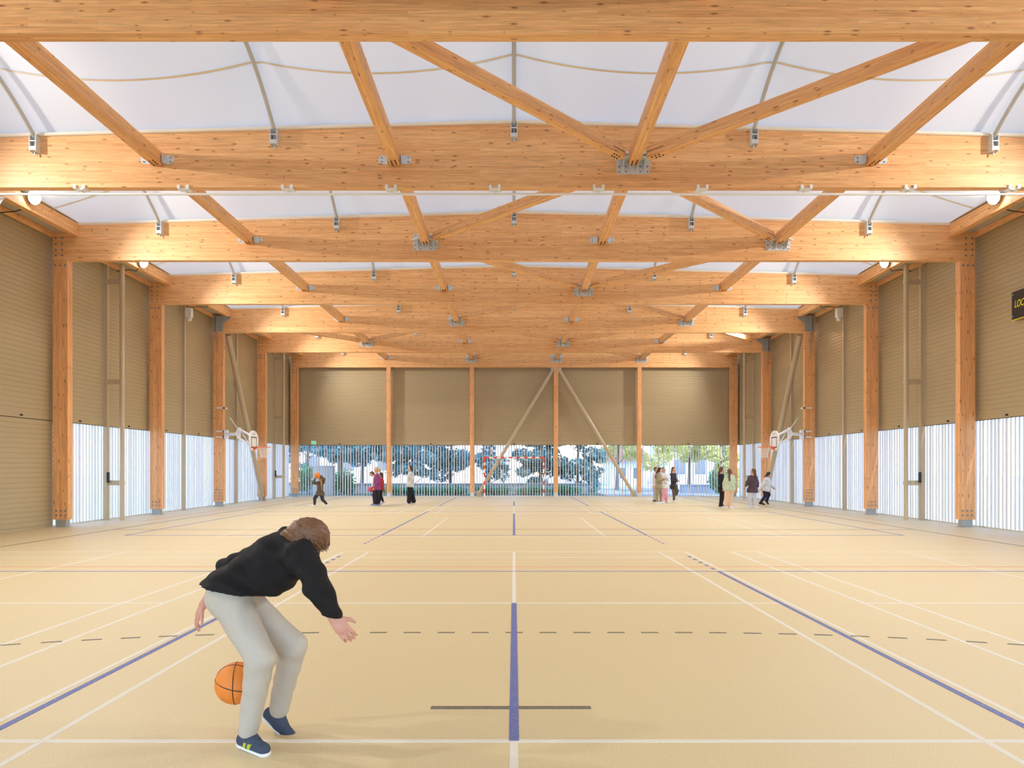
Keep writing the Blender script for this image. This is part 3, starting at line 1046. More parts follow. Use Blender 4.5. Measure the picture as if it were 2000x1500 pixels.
# ------------------------------------------------------------------ basketball hoops
for s in (-1, 1):
    y = 27.5
    root = empty('basketball_hoop', (s * 11.3, y, 2.2), label='swing-arm basketball hoop mounted on the %s column' % col_side[s], cat='hoop', group='basketball hoops')
    z = 2.80
    mb = MB()
    up_ = MB()
    for zz in (z + 0.12, z - 0.10, 3.83):
        if zz > 3.5: mb, keep = up_, mb
        mb.box(min(s * 11.18, s * 11.55), max(s * 11.18, s * 11.55), y - 0.03, y - 0.005, zz - 0.025, zz + 0.025)
        mb.box(min(s * 11.22, s * 11.30), max(s * 11.22, s * 11.30), y - 0.03, y + 0.23, zz - 0.025, zz + 0.025)
    mb = keep
    obj('upper_clamp', up_, M['white'], root)
    mb.box(min(s * 11.12, s * 11.24), max(s * 11.12, s * 11.24), y - 0.06, y + 0.1, z - 0.17, z + 0.17)
    obj('column_clamp', mb, M['white'], root)
    e = Vector((s * 10.50, 26.95, z))
    c = Vector((s * 11.18, y - 0.02, z))
    obj('arm', MB().tube([c, e], 0.06, 10), M['white'], root, smooth=True)
    jb = MB()
    dx = s * 0.05
    jb.prism([(e.x - 0.10, z), (e.x, z + 0.24), (e.x + 0.08, z + 0.24), (e.x + 0.08, z - 0.2), (e.x, z - 0.2)] if s < 0 else
             [(e.x + 0.10, z), (e.x, z - 0.2), (e.x - 0.08, z - 0.2), (e.x - 0.08, z + 0.24), (e.x, z + 0.24)], 'y', e.y - 0.05, e.y + 0.05)
    obj('joint_plate', jb, M['white'], root)
    bx, by, bz = s * 9.62, 26.15, 2.50
    for (z0, z1) in ((z + 0.20, bz + 0.16), (z - 0.16, bz - 0.18)):
        obj('link_bar', MB().tube([(e.x, e.y, z0), (bx + s * 0.05, by + 0.02, z1)], 0.045, 8), M['white'], root, smooth=True)
    obj('gas_strut', MB().tube([(e.x - s * 0.15, e.y - 0.1, z + 0.1), (bx + s * 0.2, by + 0.05, bz - 0.10)], 0.02, 8), M['steel'], root, smooth=True)
    obj('crank_rod', MB().tube([(e.x + s * 0.02, e.y, z + 0.2), (e.x + s * 0.35, e.y + 0.1, z + 0.62)], 0.012, 6), M['white'], root)
    # board in the plane x = const
    pts = []
    for i in range(25):
        a = math.pi * i / 24
        pts.append((by + 0.46 * math.cos(a), bz + 0.04 + 0.34 * math.sin(a)))
    pts += [(by - 0.44, bz - 0.12), (by - 0.24, bz - 0.36), (by + 0.24, bz - 0.36), (by + 0.44, bz - 0.12)]
    bd = obj('backboard', MB().prism(pts, 'x', bx - 0.015, bx + 0.015), M['white'], root)
    fx = bx - s * 0.0165
    fm = MB()
    for (y0, y1, z0, z1) in ((by - 0.27, by + 0.27, bz + 0.11, bz + 0.145), (by - 0.27, by + 0.27, bz - 0.26, bz - 0.225),
                             (by - 0.27, by - 0.23, bz - 0.25, bz + 0.14), (by + 0.23, by + 0.27, bz - 0.25, bz + 0.14)):
        fm.box(fx - 0.002, fx + 0.002, y0, y1, z0, z1)
    obj('target_square', fm, M['black'], bd)
    lm = MB()
    for i in range(5):
        lm.box(fx - 0.002, fx + 0.002, by - 0.1 + i * 0.042, by - 0.072 + i * 0.042, bz + 0.245, bz + 0.275)
    obj('maker_mark', lm, M['steel_dark'], bd)
    zr = 2.27
    rc = Vector((bx - s * 0.39, by, zr))
    rg = MB().ring(rc, (0, 0, 1), 0.225, 0.012, 28, 8)
    rm = obj('ring', rg, M['orange'], root, smooth=True)
    obj('ring_bracket', MB().prism([(bx, zr + 0.02), (bx - s * 0.17, zr + 0.02), (bx - s * 0.15, zr - 0.02), (bx, zr - 0.13)] if s > 0 else
                                   [(bx, zr - 0.13), (bx - s * 0.15, zr - 0.02), (bx - s * 0.17, zr + 0.02), (bx, zr + 0.02)], 'y', by - 0.07, by + 0.07), M['orange'], rm)
    nm = MB()
    NN = 12
    lv = [(0.222, 0.0), (0.185, -0.10), (0.15, -0.20), (0.13, -0.30), (0.125, -0.40)]
    for i in range(NN):
        for sg in (-1, 1):
            pp = []
            for j, (rr, dz) in enumerate(lv):
                a = 2 * math.pi * (i + sg * 0.5 * j) / NN
                pp.append(rc + Vector((rr * math.cos(a), rr * math.sin(a), dz)))
            nm.tube(pp, 0.005, 4)
    obj('hoop_net', nm, M['net'], rm)

# ------------------------------------------------------------------ goal
root = empty('handball_goal', (0.0, 36.85, 0), label='red and white striped handball goal at the far wall', cat='goal')
gy = 36.84
nstr = 10
for s in (-1, 1):
    x = s * 1.54
    po = obj('goal_post', MB().box(x - 0.04, x + 0.04, gy - 0.04, gy + 0.04, 0, 2.08), M['white'], root)
    for i in range(5):
        z0 = [0.2, 0.62, 1.04, 1.44, 1.78][i]; z1 = z0 + (0.2 if i < 4 else 0.30)
        obj('stripe', MB().box(x - 0.042, x + 0.042, gy - 0.042, gy + 0.042, z0, z1 + (0.002 if i == 4 else 0)), M['red'], po)
cb = obj('crossbar', MB().box(-1.5, 1.5, gy - 0.04, gy + 0.04, 2.0, 2.08), M['white'], root)
for i in range(8):
    x = -1.48 + i * 0.4
    obj('stripe', MB().box(x if i else -1.499, min(x + 0.19, 1.499), gy - 0.042, gy + 0.042, 1.998, 2.082), M['red'], cb)
nb = MB()
for s in (-1, 1):
    nb.tube([(s * 1.54, gy, 2.02), (s * 1.54, gy + 0.05, 1.95), (s * 1.54, gy + 0.14, 0.03), (s * 1.54, gy, 0.03)], 0.015, 6)
nb.tube([(-1.54, gy + 0.14, 0.03), (1.54, gy + 0.14, 0.03)], 0.015, 6)
obj('net_frame', nb, M['white'], root)
nt_ = MB()
for i in range(24):
    x = -1.5 + i * 3.0 / 23
    nt_.tube([(x, gy + 0.02, 2.0), (x, gy + 0.05, 1.95), (x, gy + 0.13, 0.05)], 0.004, 3)
for j in range(15):
    z = 0.08 + j * 0.132
    yy = gy + 0.14 - 0.045 * z
    nt_.tube([(-1.52, gy + 0.0, z), (-1.52, yy, z), (1.52, yy, z), (1.52, gy, z)], 0.004, 3)
obj('goal_net', nt_, M['net'], root)
#__PEOPLE__
# ------------------------------------------------------------------ people: smooth-union solids meshed by surface nets
def surface_nets(v, lo, h):
    nx, ny, nz = v.shape
    neg = v < 0
    cs = (nx - 1, ny - 1, nz - 1)
    cnt = np.zeros(cs, np.float32); acc = np.zeros(cs + (3,), np.float32)
    corners = [(i, j, k) for i in (0, 1) for j in (0, 1) for k in (0, 1)]
    for a in corners:
        for ax in range(3):
            if a[ax]: continue
            b = list(a); b[ax] = 1
            A = tuple(slice(o, o + c) for o, c in zip(a, cs)); B = tuple(slice(o, o + c) for o, c in zip(b, cs))
            va, vb = v[A], v[B]
            cr = neg[A] != neg[B]
            t = np.where(cr, va / np.where(cr, va - vb, 1), 0)
            cnt += cr
            for q in range(3):
                acc[..., q] += np.where(cr, a[q] + (t if q == ax else 0), 0)
    act = cnt > 0
    idx = -np.ones(cs, np.int64); idx[act] = np.arange(act.sum())
    ijk = np.argwhere(act)
    verts = lo + h * (ijk + acc[act] / cnt[act][:, None])
    faces = []
    for ax in range(3):
        b, c = (ax + 1) % 3, (ax + 2) % 3
        sl0 = [slice(None)] * 3; sl1 = [slice(None)] * 3
        sl0[ax] = slice(0, -1); sl1[ax] = slice(1, None)
        ed = np.argwhere(neg[tuple(sl0)] != neg[tuple(sl1)])
        ok = (ed[:, b] > 0) & (ed[:, c] > 0) & (ed[:, b] < cs[b]) & (ed[:, c] < cs[c])
        ed = ed[ok]
        if not len(ed): continue
        first_neg = neg[tuple(ed.T)]
        q = []
        for (ob, oc) in ((0, 0), (-1, 0), (-1, -1), (0, -1)):
            e = ed.copy(); e[:, b] += ob; e[:, c] += oc
            q.append(idx[tuple(e.T)])
        q = np.stack(q, 1)
        q = np.where(first_neg[:, None], q, q[:, ::-1])
        faces.append(q)
    return verts, np.concatenate(faces)


class Solid:
    def __init__(s): s.p = []; s.cuts = []; s.carve = []

    def cap(s, a, b, ra, rb, k=0.03):
        s.p.append(('c', np.array(a, float), np.array(b, float), ra, rb, k)); return s

    def ell(s, c, r, R=None, k=0.03):
        s.p.append(('e', np.array(c, float), np.array(r, float), np.eye(3) if R is None else np.array(R, float), None, k)); return s

    def cut(s, c, n):
        s.cuts.append((np.array(c, float), np.array(n, float) / np.linalg.norm(n))); return s

    def mesh(s, h, noise=None):
        lo = np.full(3, 1e9); hi = -lo
        bx = []
        for q in s.p:
            if q[0] == 'c':
                r = max(q[3], q[4]); l = np.minimum(q[1], q[2]) - r; u = np.maximum(q[1], q[2]) + r
            else:
                r = q[2].max(); l = q[1] - r; u = q[1] + r
            bx.append((l, u)); lo = np.minimum(lo, l); hi = np.maximum(hi, u)
        lo -= 3 * h; hi += 3 * h
        n = np.ceil((hi - lo) / h).astype(int) + 1
        v = np.full(tuple(n), 1.0, np.float32)
        for q, (l, u) in zip(s.p, bx):
            m = q[5] + 3 * h
            i0 = np.maximum(((l - m - lo) / h).astype(int), 0); i1 = np.minimum(((u + m - lo) / h).astype(int) + 2, n)
            g = [lo[i] + h * np.arange(i0[i], i1[i]) for i in range(3)]
            X, Y, Z = np.meshgrid(*g, indexing='ij')
            Pn = np.stack([X, Y, Z], -1)
            if q[0] == 'c':
                ab = q[2] - q[1]; L2 = max(ab @ ab, 1e-9)
                t = np.clip(((Pn - q[1]) @ ab) / L2, 0, 1)
                d = np.linalg.norm(Pn - q[1] - t[..., None] * ab, axis=-1) - (q[3] + (q[4] - q[3]) * t)
            else:
                w = (Pn - q[1]) @ q[3].T
                kk = np.linalg.norm(w / q[2], axis=-1)
                k2 = np.linalg.norm(w / q[2] ** 2, axis=-1)
                d = kk * (kk - 1) / np.maximum(k2, 1e-6)
            sl = tuple(slice(a, b) for a, b in zip(i0, i1))
            a = v[sl]; k = q[5]
            hh = np.clip(0.5 + 0.5 * (d - a) / k, 0, 1)
            v[sl] = d * (1 - hh) + a * hh - k * hh * (1 - hh)
        if s.cuts or noise:
            g = [lo[i] + h * np.arange(n[i]) for i in range(3)]
            X, Y, Z = np.meshgrid(*g, indexing='ij')
            if noise:
                amp, fr = noise
                v += amp * (np.sin(fr * X + 1.3 * np.sin(fr * .7 * Z)) * np.sin(fr * Z * .9 + 2 * np.sin(fr * .5 * Y)) + .6 * np.sin(fr * 1.9 * Z + fr * X)).astype(np.float32)
            for c, nn in s.cuts:
                v = np.maximum(v, ((X - c[0]) * nn[0] + (Y - c[1]) * nn[1] + (Z - c[2]) * nn[2]).astype(np.float32))
        return surface_nets(v, lo, h)


def solid_obj(name, s, h, mat, parent, noise=None):
    vs, fs = s.mesh(h, noise)
    mb = MB(); mb.v = list(map(tuple, vs)); mb.f = [tuple(int(i) for i in f) for f in fs]
    return obj(name, mb, mat, parent, smooth=True)


def cloth(name, c, var=0.12):
    return plain(name, c, 0.85, 0, var, 35, 0.15, spec=0.2)


SKIN = plain('skin', (0.62, 0.36, 0.26), 0.55, 0, 0.06, 12)
SKIN2 = plain('skin_flushed', (0.62, 0.30, 0.22), 0.55, 0, 0.06, 12)
EYE = plain('eye', (0.03, 0.02, 0.015), 0.3)
LIP = plain('lips', (0.50, 0.18, 0.16), 0.5)


def nrm(v):
    v = np.array(v, float); return v / np.linalg.norm(v)


def person(label, d, J, S, mats, face, toes, pony=None, loose=0.0, leg_loose=0.0, vox=0.014, hand_side=None, skin=None, group='pupils in the far half of the hall', longhair=None, flare=0.0, sleeve=1.0, top_name='sweatshirt', trouser_name='trousers', hemcut=None, fold=0.004):
    """J: joint name -> (px, py, depth offset)"""
    skin = skin or SKIN
    W = {k: np.array(P(v[0], v[1], d + (v[2] if len(v) > 2 else 0))) for k, v in J.items() if k != 'hem'}
    g = lambda k: W[k]
    feet = (g('anL') + g('anR')) / 2
    root = empty('person', (feet[0], feet[1], 0.0), label=label, cat='person', group=group)
    f = nrm(face)
    up = nrm(g('head') - g('neck'))
    right = nrm(np.cross(f, up)); up2 = nrm(np.cross(right, f))
    R = np.stack([right, f, up2])
    hc = g('head')
    # ---- body
    b = Solid()
    b.ell(hc + up2 * 0.015 * S, (0.074 * S, 0.092 * S, 0.105 * S), R, 0.02)
    b.ell(hc - up2 * 0.05 * S + f * 0.02 * S, (0.055 * S, 0.065 * S, 0.062 * S), R, 0.03)
    b.cap(hc + f * 0.088 * S + up2 * 0.005 * S, hc + f * 0.108 * S - up2 * 0.022 * S, 0.009 * S, 0.014 * S, 0.012)
    for q in (-1, 1):
        b.ell(hc + right * q * 0.077 * S - f * 0.005 * S - up2 * 0.01 * S, (0.012 * S, 0.02 * S, 0.03 * S), R, 0.008)
    b.cap(hc - up2 * 0.06 * S - f * 0.015 * S, g('neck'), 0.046 * S, 0.055 * S, 0.03)
    shm, hpm = (g('shL') + g('shR')) / 2, (g('hpL') + g('hpR')) / 2
    b.cap(g('shL'), g('shR'), 0.055 * S, 0.055 * S, 0.05)
    b.cap(g('neck'), shm, 0.05 * S, 0.07 * S, 0.05)
    chest = shm * 0.72 + hpm * 0.28; waist = shm * 0.35 + hpm * 0.65
    b.cap(chest, waist, 0.115 * S, 0.10 * S, 0.07)
    b.cap(g('hpL'), g('hpR'), 0.095 * S, 0.095 * S, 0.06)
    for sd in 'LR':
        b.cap(g('sh' + sd), g('el' + sd), 0.048 * S, 0.038 * S, 0.03)
        b.cap(g('el' + sd), g('wr' + sd), 0.038 * S, 0.026 * S, 0.02)
        b.cap(g('hp' + sd), g('kn' + sd), 0.082 * S, 0.054 * S, 0.03)
        b.cap(g('kn' + sd), g('an' + sd), 0.054 * S, 0.034 * S, 0.02)
        # hand
        w = g('wr' + sd); dr = nrm(w - g('el' + sd))
        if hand_side and sd in hand_side: dr = nrm(dr * 0.4 + nrm(hand_side[sd]))
        hs = np.cross(dr, f)
        hs = nrm(hs) if np.linalg.norm(hs) > 0.2 else nrm(np.cross(dr, up2))
        nm = np.cross(hs, dr)
        b.ell(w + dr * 0.045 * S, (0.036 * S, 0.05 * S, 0.019 * S), np.stack([hs, dr, nm]), 0.015)
        for i, (o, ln) in enumerate(((-0.027, 0.055), (-0.009, 0.068), (0.009, 0.072), (0.027, 0.062))):
            a0 = w + (dr * 0.085 + hs * o) * S
            a1 = a0 + (dr * ln * 0.55 + nm * 0.012 + hs * o * 0.15) * S
            a2 = a1 + (dr * ln * 0.42 + nm * 0.03) * S
            b.cap(a0 - dr * 0.02 * S, a1, 0.0095 * S, 0.0085 * S, 0.004); b.cap(a1, a2, 0.0085 * S, 0.0072 * S, 0.003)
        t0 = w + (dr * 0.03 + hs * 0.03) * S; t1 = t0 + (dr * 0.03 + hs * 0.028 + nm * 0.012) * S; t2 = t1 + (dr * 0.028 + hs * 0.008 + nm * 0.012) * S
        b.cap(t0, t1, 0.013 * S, 0.011 * S, 0.008); b.cap(t1, t2, 0.0105 * S, 0.009 * S, 0.003)
        # foot
        a = g('an' + sd); tv = nrm(toes[sd])
        dnn = nrm(np.array([0, 0, 1.0]) - tv * tv[2])
        b.cap(a - dnn * 0.025 * S - tv * 0.01 * S, a - dnn * 0.045 * S + tv * 0.09 * S, 0.028 * S, 0.016 * S, 0.02)
    solid_obj('body', b, vox, skin, root)
    # ---- top
    t = Solid()
    e = 0.018 * S + loose
    ea = 0.016 * S + loose * 0.35
    t.cap(g('shL'), g('shR'), 0.058 * S + ea, 0.058 * S + ea, 0.05)
    t.cap(g('neck') * 0.75 + shm * 0.25, shm, 0.052 * S + e * .5, 0.075 * S + e, 0.04)
    t.cap(chest, waist, 0.118 * S + e, 0.108 * S + e * 1.2, 0.07)
    hem = hpm + nrm(hpm - shm) * J.get('hem', (0.03,))[0]
    side = g('hpR') - g('hpL')
    t.cap(hem - side * 0.5, hem + side * 0.5, 0.103 * S + e, 0.103 * S + e, 0.06)
    t.cap(g('hpL'), g('hpR'), 0.104 * S + e, 0.104 * S + e, 0.05)
    if hemcut: t.cut(np.array(P(hemcut[0], hemcut[1], d)), hemcut[2])
    else: t.cut(hem + nrm(hpm - shm) * 0.04 * S, hpm - shm)
    for sd in 'LR':
        wr = g('el' + sd) + (g('wr' + sd) - g('el' + sd)) * 0.97 * sleeve
        t.cap(g('sh' + sd), g('el' + sd), 0.052 * S + ea, 0.044 * S + ea, 0.03)
        t.cap(g('el' + sd), wr, 0.044 * S + ea, 0.031 * S + ea * .6, 0.02)
    solid_obj(top_name, t, vox, mats['top'], root, noise=(fold * S, 38 / S))
    # ---- trousers
    l = Solid()
    e = 0.014 * S + leg_loose
    l.cap(g('hpL'), g('hpR'), 0.099 * S + e, 0.099 * S + e, 0.05)
    l.cap(hpm, hpm + (shm - hpm) * 0.12, 0.10 * S + e, 0.10 * S + e * .6, 0.05)
    for sd in 'LR':
        an = g('an' + sd) + (g('kn' + sd) - g('an' + sd)) * 0.06
        l.cap(g('hp' + sd), g('kn' + sd), 0.086 * S + e, 0.058 * S + e, 0.02)
        l.cap(g('kn' + sd), an, 0.058 * S + e, 0.040 * S + e * .8 + flare, 0.02)
    solid_obj(trouser_name, l, vox, mats['bottom'], root, noise=(fold * 0.35 * S, 30 / S))
    # ---- shoes
    for sd in 'LR':
        a = g('an' + sd); tv = nrm(toes[sd])
        q = Solid()
        dz = np.array([0, 0, 1.0])
        dn = nrm(dz - tv * (tv @ dz))
        heel = a - dn * 0.042 * S - tv * 0.035 * S; toe = a - dn * 0.05 * S + tv * 0.145 * S
        q.cap(heel, toe, 0.040 * S, 0.034 * S, 0.02)
        q.cap(a - tv * 0.01 * S, a - dn * 0.04 * S + tv * 0.05 * S, 0.043 * S, 0.042 * S, 0.02)
        q.cut(a - dn * 0.077 * S, -dn)
        so = solid_obj('shoe', q, min(vox, 0.011), mats['shoe'], root)
        sl = Solid()
        sl.cap(heel - dn * 0.012 * S, toe - dn * 0.012 * S, 0.044 * S, 0.038 * S, 0.01)
        sl.cut(a - dn * 0.083 * S, -dn); sl.cut(a - dn * 0.062 * S, dn)
        solid_obj('sole', sl, min(vox, 0.009), mats.get('sole', M['white']), so)
    # ---- hair
    hr = Solid()
    hr.ell(hc + up2 * 0.028 * S - f * 0.014 * S, (0.086 * S, 0.098 * S, 0.10 * S), R, 0.02)
    hr.ell(hc - f * 0.045 * S - up2 * 0.02 * S, (0.076 * S, 0.055 * S, 0.08 * S), R, 0.03)
    hr.cut(hc + f * 0.045 * S + up2 * 0.075 * S, f * 0.85 - up2 * 0.55)
    if pony:
        pts = [np.array(P(x, y, d + dd)) for x, y, dd in pony]
        pts = [hc - f * 0.085 * S + up2 * 0.02 * S] + pts
        for i in range(len(pts) - 1):
            r0 = (0.030, 0.038, 0.036, 0.030)[min(i, 3)] * S; r1 = (0.038, 0.036, 0.026, 0.016)[min(i, 3)] * S
            hr.cap(pts[i], pts[i + 1], r0, r1 if i < len(pts) - 2 else 0.016 * S, 0.02)
    if longhair:
        for q in (-1, 1):
            hr.cap(hc + right * q * 0.065 * S - f * 0.02 * S, hc + right * q * 0.06 * S - f * 0.035 * S - up2 * longhair, 0.028 * S, 0.022 * S, 0.03)
        hr.cap(hc - f * 0.06 * S, hc - f * 0.07 * S - up2 * longhair, 0.06 * S, 0.035 * S, 0.03)
    ho = solid_obj('hair', hr, min(vox, 0.012), mats['hair'], root, noise=(0.003 * S, 120 / S))
    for q in (-1, 1):
        obj('eye', MB().sphere(hc + right * q * 0.03 * S + f * 0.084 * S + up2 * 0.008 * S, 0.010 * S, 8, 6), EYE, root, smooth=True)
    m0 = hc + f * 0.083 * S - up2 * 0.055 * S
    obj('mouth', MB().tube([m0 - right * 0.022 * S, m0 + f * 0.004 * S, m0 + right * 0.022 * S], 0.006 * S, 6), LIP, root, smooth=True)
    return root, W


def ball(label, c, r, mat, seam=None):
    o = empty('ball', c, label=label, cat='ball')
    obj('cover', MB().sphere(c, r, 28, 18), mat, o, smooth=True)
    for ax in ((1, 0.2, 0), (0, 1, 0.3), (0.3, 0, 1)):
        obj('seam', MB().ring(c, ax, r * 0.998, r * 0.022, 36, 5), seam or M['black'], o, smooth=True)
    return o


C = {k: cloth('cloth_' + k, v) for k, v in dict(
    black=(0.020, 0.018, 0.02), charcoal=(0.045, 0.042, 0.045), plum=(0.10, 0.065, 0.085), purple=(0.25, 0.055, 0.17), red=(0.42, 0.035, 0.04), white=(0.78, 0.77, 0.76),
    grey=(0.56, 0.55, 0.51), olive=(0.33, 0.27, 0.17), pink=(0.80, 0.36, 0.47), pale=(0.72, 0.58, 0.58), lav=(0.45, 0.43, 0.48), mint=(0.52, 0.60, 0.42), peach=(0.75, 0.52, 0.36),
    lgrey=(0.58, 0.60, 0.66), navy=(0.025, 0.025, 0.06), offwhite=(0.70, 0.68, 0.65), brown=(0.13, 0.10, 0.07), beige=(0.60, 0.54, 0.47)).items()}
H = {k: plain('hair_' + k, v, 0.5, 0, 0.35, 60, 0.4) for k, v in dict(
    dark=(0.03, 0.018, 0.012), brown=(0.11, 0.05, 0.025), chest=(0.17, 0.075, 0.035), light=(0.36, 0.2, 0.09), blond=(0.55, 0.36, 0.16), black=(0.012, 0.01, 0.01)).items()}
SH_W, SH_B, SH_G, SH_P = cloth('shoe_white', (0.72, 0.72, 0.74)), cloth('shoe_black', (0.03, 0.025, 0.03)), cloth('shoe_blue_grey', (0.22, 0.24, 0.34)), cloth('shoe_pink', (0.5, 0.4, 0.46))

# 1 running with the ball held at her head
person('child in black running left with long ponytail and orange ball', 26.9,
       dict(head=(625.2, 932), neck=(626, 939.5), shL=(620, 943.5, -.05), shR=(631, 942.5, .08), elL=(612, 943.5, -.15), wrL=(615.5, 934.5, -.22), elR=(633, 936, .02), wrR=(625, 929.5, -.1),
            hpL=(622, 963, -.03), hpR=(628, 963, .05), knL=(614.8, 973, -.05), anL=(614.4, 986, 0), knR=(629.8, 975.5, .05), anR=(638.2, 984.5, .05), hem=(0.06,)),
       0.86, dict(top=C['brown'], bottom=C['charcoal'], hair=H['light'], shoe=SH_W), (-0.8, -0.1, 0.45), dict(L=(-.8, -.5, 0), R=(.55, -.35, -.55)), pony=[(627, 938, -.1), (627.6, 946, -.13), (628.3, 956, -.13)])
ball('orange ball held up beside the running child on the left', P(619.3, 928.6, 26.72), 0.115, M['ball'])
# 2 purple
person('blonde child in purple sweatshirt walking left near far wall', 27.7,
       dict(head=(735, 917.5), neck=(736.8, 925), shL=(735, 929.5, .12), shR=(738, 929.5, -.14), elL=(734, 941, .15), wrL=(730.5, 951, .12), elR=(738.5, 941.5, -.18), wrR=(731.8, 952, -.16),
            hpL=(736, 953, .08), hpR=(736.5, 953, -.08), knL=(737.5, 968.5, .06), anL=(739.8, 984, .08), knR=(735.5, 968.5, -.08), anR=(735, 985, -.05)),
       0.97, dict(top=C['purple'], bottom=C['black'], hair=H['blond'], shoe=SH_G), (-1, -0.05, 0.1), dict(L=(-1, 0, 0), R=(-1, -.1, 0)), pony=[(742, 919.5, 0), (741.5, 924, 0)], loose=0.012)
# 3 bending behind
person('dark-haired child in white leaning over a red ball', 28.3,
       dict(head=(726.5, 926), neck=(729.5, 930.5), shL=(731, 932.5, .12), shR=(731.5, 933.5, -.12), elL=(728.5, 943, .12), wrL=(726, 951.5, .08), elR=(728.5, 944, -.12), wrR=(726.5, 952, -.06),
            hpL=(734.5, 954, .08), hpR=(735, 954, -.08), knL=(729.8, 967, .08), anL=(733, 983, .08), knR=(730.5, 967, -.08), anR=(731, 984.5, -.08)),
       0.92, dict(top=C['white'], bottom=C['navy'], hair=H['brown'], shoe=SH_G), (-0.85, 0, -0.5), dict(L=(-1, 0, 0), R=(-1, -.1, 0)))
ball('red ball held at hip height by the leaning child', P(724.6, 955.8, 28.2), 0.11, M['ball_red'])
# 4 red top
person('black-haired child in red top behind the purple sweatshirt', 28.8,
       dict(head=(743.5, 927.5), neck=(744.2, 933.5), shL=(744, 936, .12), shR=(745.5, 936.5, -.12), elL=(745.5, 945, .14), wrL=(744, 953, .14), elR=(746, 945.5, -.14), wrR=(743.5, 953, -.16),
            hpL=(744.5, 954, .07), hpR=(744.8, 954, -.07), knL=(743, 967, .06), anL=(741, 981.5, .1), knR=(743.6, 967, -.06), anR=(748.3, 980, -.05)),
       0.86, dict(top=C['red'], bottom=C['black'], hair=H['black'], shoe=SH_P), (-1, 0.1, 0.0), dict(L=(-1, 0, 0), R=(-.8, 0, -.5)), pony=[(747, 931.5, 0), (748, 936, 0)], longhair=0.1)
# 5 grey sweatshirt
person('child in pale grey sweatshirt and wide black trousers, standing alone', 29.4,
       dict(head=(801.2, 915), neck=(802.3, 922.5), shL=(801.2, 926, .13), shR=(803.4, 926, -.13), elL=(800.5, 936, .16), wrL=(799.5, 944, .12), elR=(806, 936.5, -.16), wrR=(801.5, 943.8, -.18),
            hpL=(801.2, 948, .08), hpR=(801.6, 948, -.08), knL=(804.8, 964, .08), anL=(808.2, 979.5, .08), knR=(799.3, 964.5, -.08), anR=(799, 980.5, -.06)),
       0.98, dict(top=C['grey'], bottom=C['black'], hair=H['dark'], shoe=SH_W), (-1, -0.05, 0.12), dict(L=(-.9, 0, -.2), R=(-1, -.1, 0)), longhair=0.17, loose=0.025, leg_loose=0.018, flare=0.03)
# 6 pale pink
person('child in pale pink top partly hidden behind olive sweatshirt', 31.5,
       dict(head=(1281.5, 917.2), neck=(1280.3, 924), shL=(1282, 927, .12), shR=(1278.2, 927, -.1), elL=(1282.5, 938, .15), wrL=(1283, 948, .1), elR=(1276.6, 938, -.12), wrR=(1276.8, 948, -.14),
            hpL=(1280.5, 951, .06), hpR=(1278.6, 951, -.06), knL=(1280.5, 964, .06), anL=(1279.8, 976.3, .05), knR=(1278.6, 964, -.06), anR=(1278, 976.8, -.05)),
       0.98, dict(top=C['pale'], bottom=C['lav'], hair=H['chest'], shoe=SH_B), (0.9, -0.3, 0), dict(L=(.8, -.5, 0), R=(.8, -.5, 0)))
# 7 olive
person('child in olive sweatsuit with dark ponytail reaching right', 29.6,
       dict(head=(1289, 918.5), neck=(1287, 925.5), shL=(1288.5, 928, .12), shR=(1285, 928, -.12), elL=(1292, 937.5, .12), wrL=(1298.5, 935, .1), elR=(1288, 938.2, -.16), wrR=(1297, 935.6, -.2),
            hpL=(1288, 951, .07), hpR=(1285.2, 951, -.07), knL=(1291, 963.5, .06), anL=(1290.3, 979.8, .1), knR=(1283.8, 964, -.06), anR=(1283.4, 980.2, -.02)),
       0.98, dict(top=C['olive'], bottom=C['olive'], hair=H['dark'], shoe=SH_W), (1, 0.05, 0), dict(L=(1, -.2, 0), R=(1, -.3, 0)), pony=[(1282.8, 924, 0), (1281, 931, -.06), (1279.5, 940, -.08)], loose=0.012)
# 8 white and pink
person('child in white sweatshirt and pink trousers', 30.3,
       dict(head=(1296.3, 918), neck=(1296.6, 925.3), shL=(1302, 928, .04), shR=(1293, 928, -.04), elL=(1304, 937.5, .0), wrL=(1301.5, 934, -.2), elR=(1292.5, 938, -.1), wrR=(1296.5, 941.5, -.22),
            hpL=(1299.8, 951, .02), hpR=(1295, 951, -.02), knL=(1300.6, 964, -.05), anL=(1301.8, 978.3, .05), knR=(1295.3, 964, -.02), anR=(1294.6, 979, -.05)),
       0.99, dict(top=C['offwhite'], bottom=C['pink'], hair=H['chest'], shoe=SH_W), (0.55, -0.85, 0), dict(L=(.4, -.9, 0), R=(.2, -1, 0)), loose=0.022, leg_loose=0.015)
# 9 black jacket, one foot lifted
person('child in black jacket with one foot lifted, facing right', 31.0,
       dict(head=(1315.8, 917), neck=(1314.4, 924), shL=(1318, 927, .08), shR=(1311.8, 927, -.08), elL=(1319.5, 937.5, .1), wrL=(1323, 938.8, -.1), elR=(1315, 939.5, -.2), wrR=(1322, 940.2, -.26),
            hpL=(1318, 949.5, .05), hpR=(1313.8, 949.5, -.05), knR=(1316.4, 962, -.08), anR=(1316.3, 977.3, -.02), knL=(1323, 959.2, -.1), anL=(1321, 966.5, .25), hem=(0.08,)),
       0.97, dict(top=C['charcoal'], bottom=C['brown'], hair=H['brown'], shoe=SH_W), (0.85, -0.5, 0), dict(L=(.25, -.2, -.95), R=(.9, -.4, 0)), pony=[(1311.5, 923, 0), (1310.5, 930, 0)])
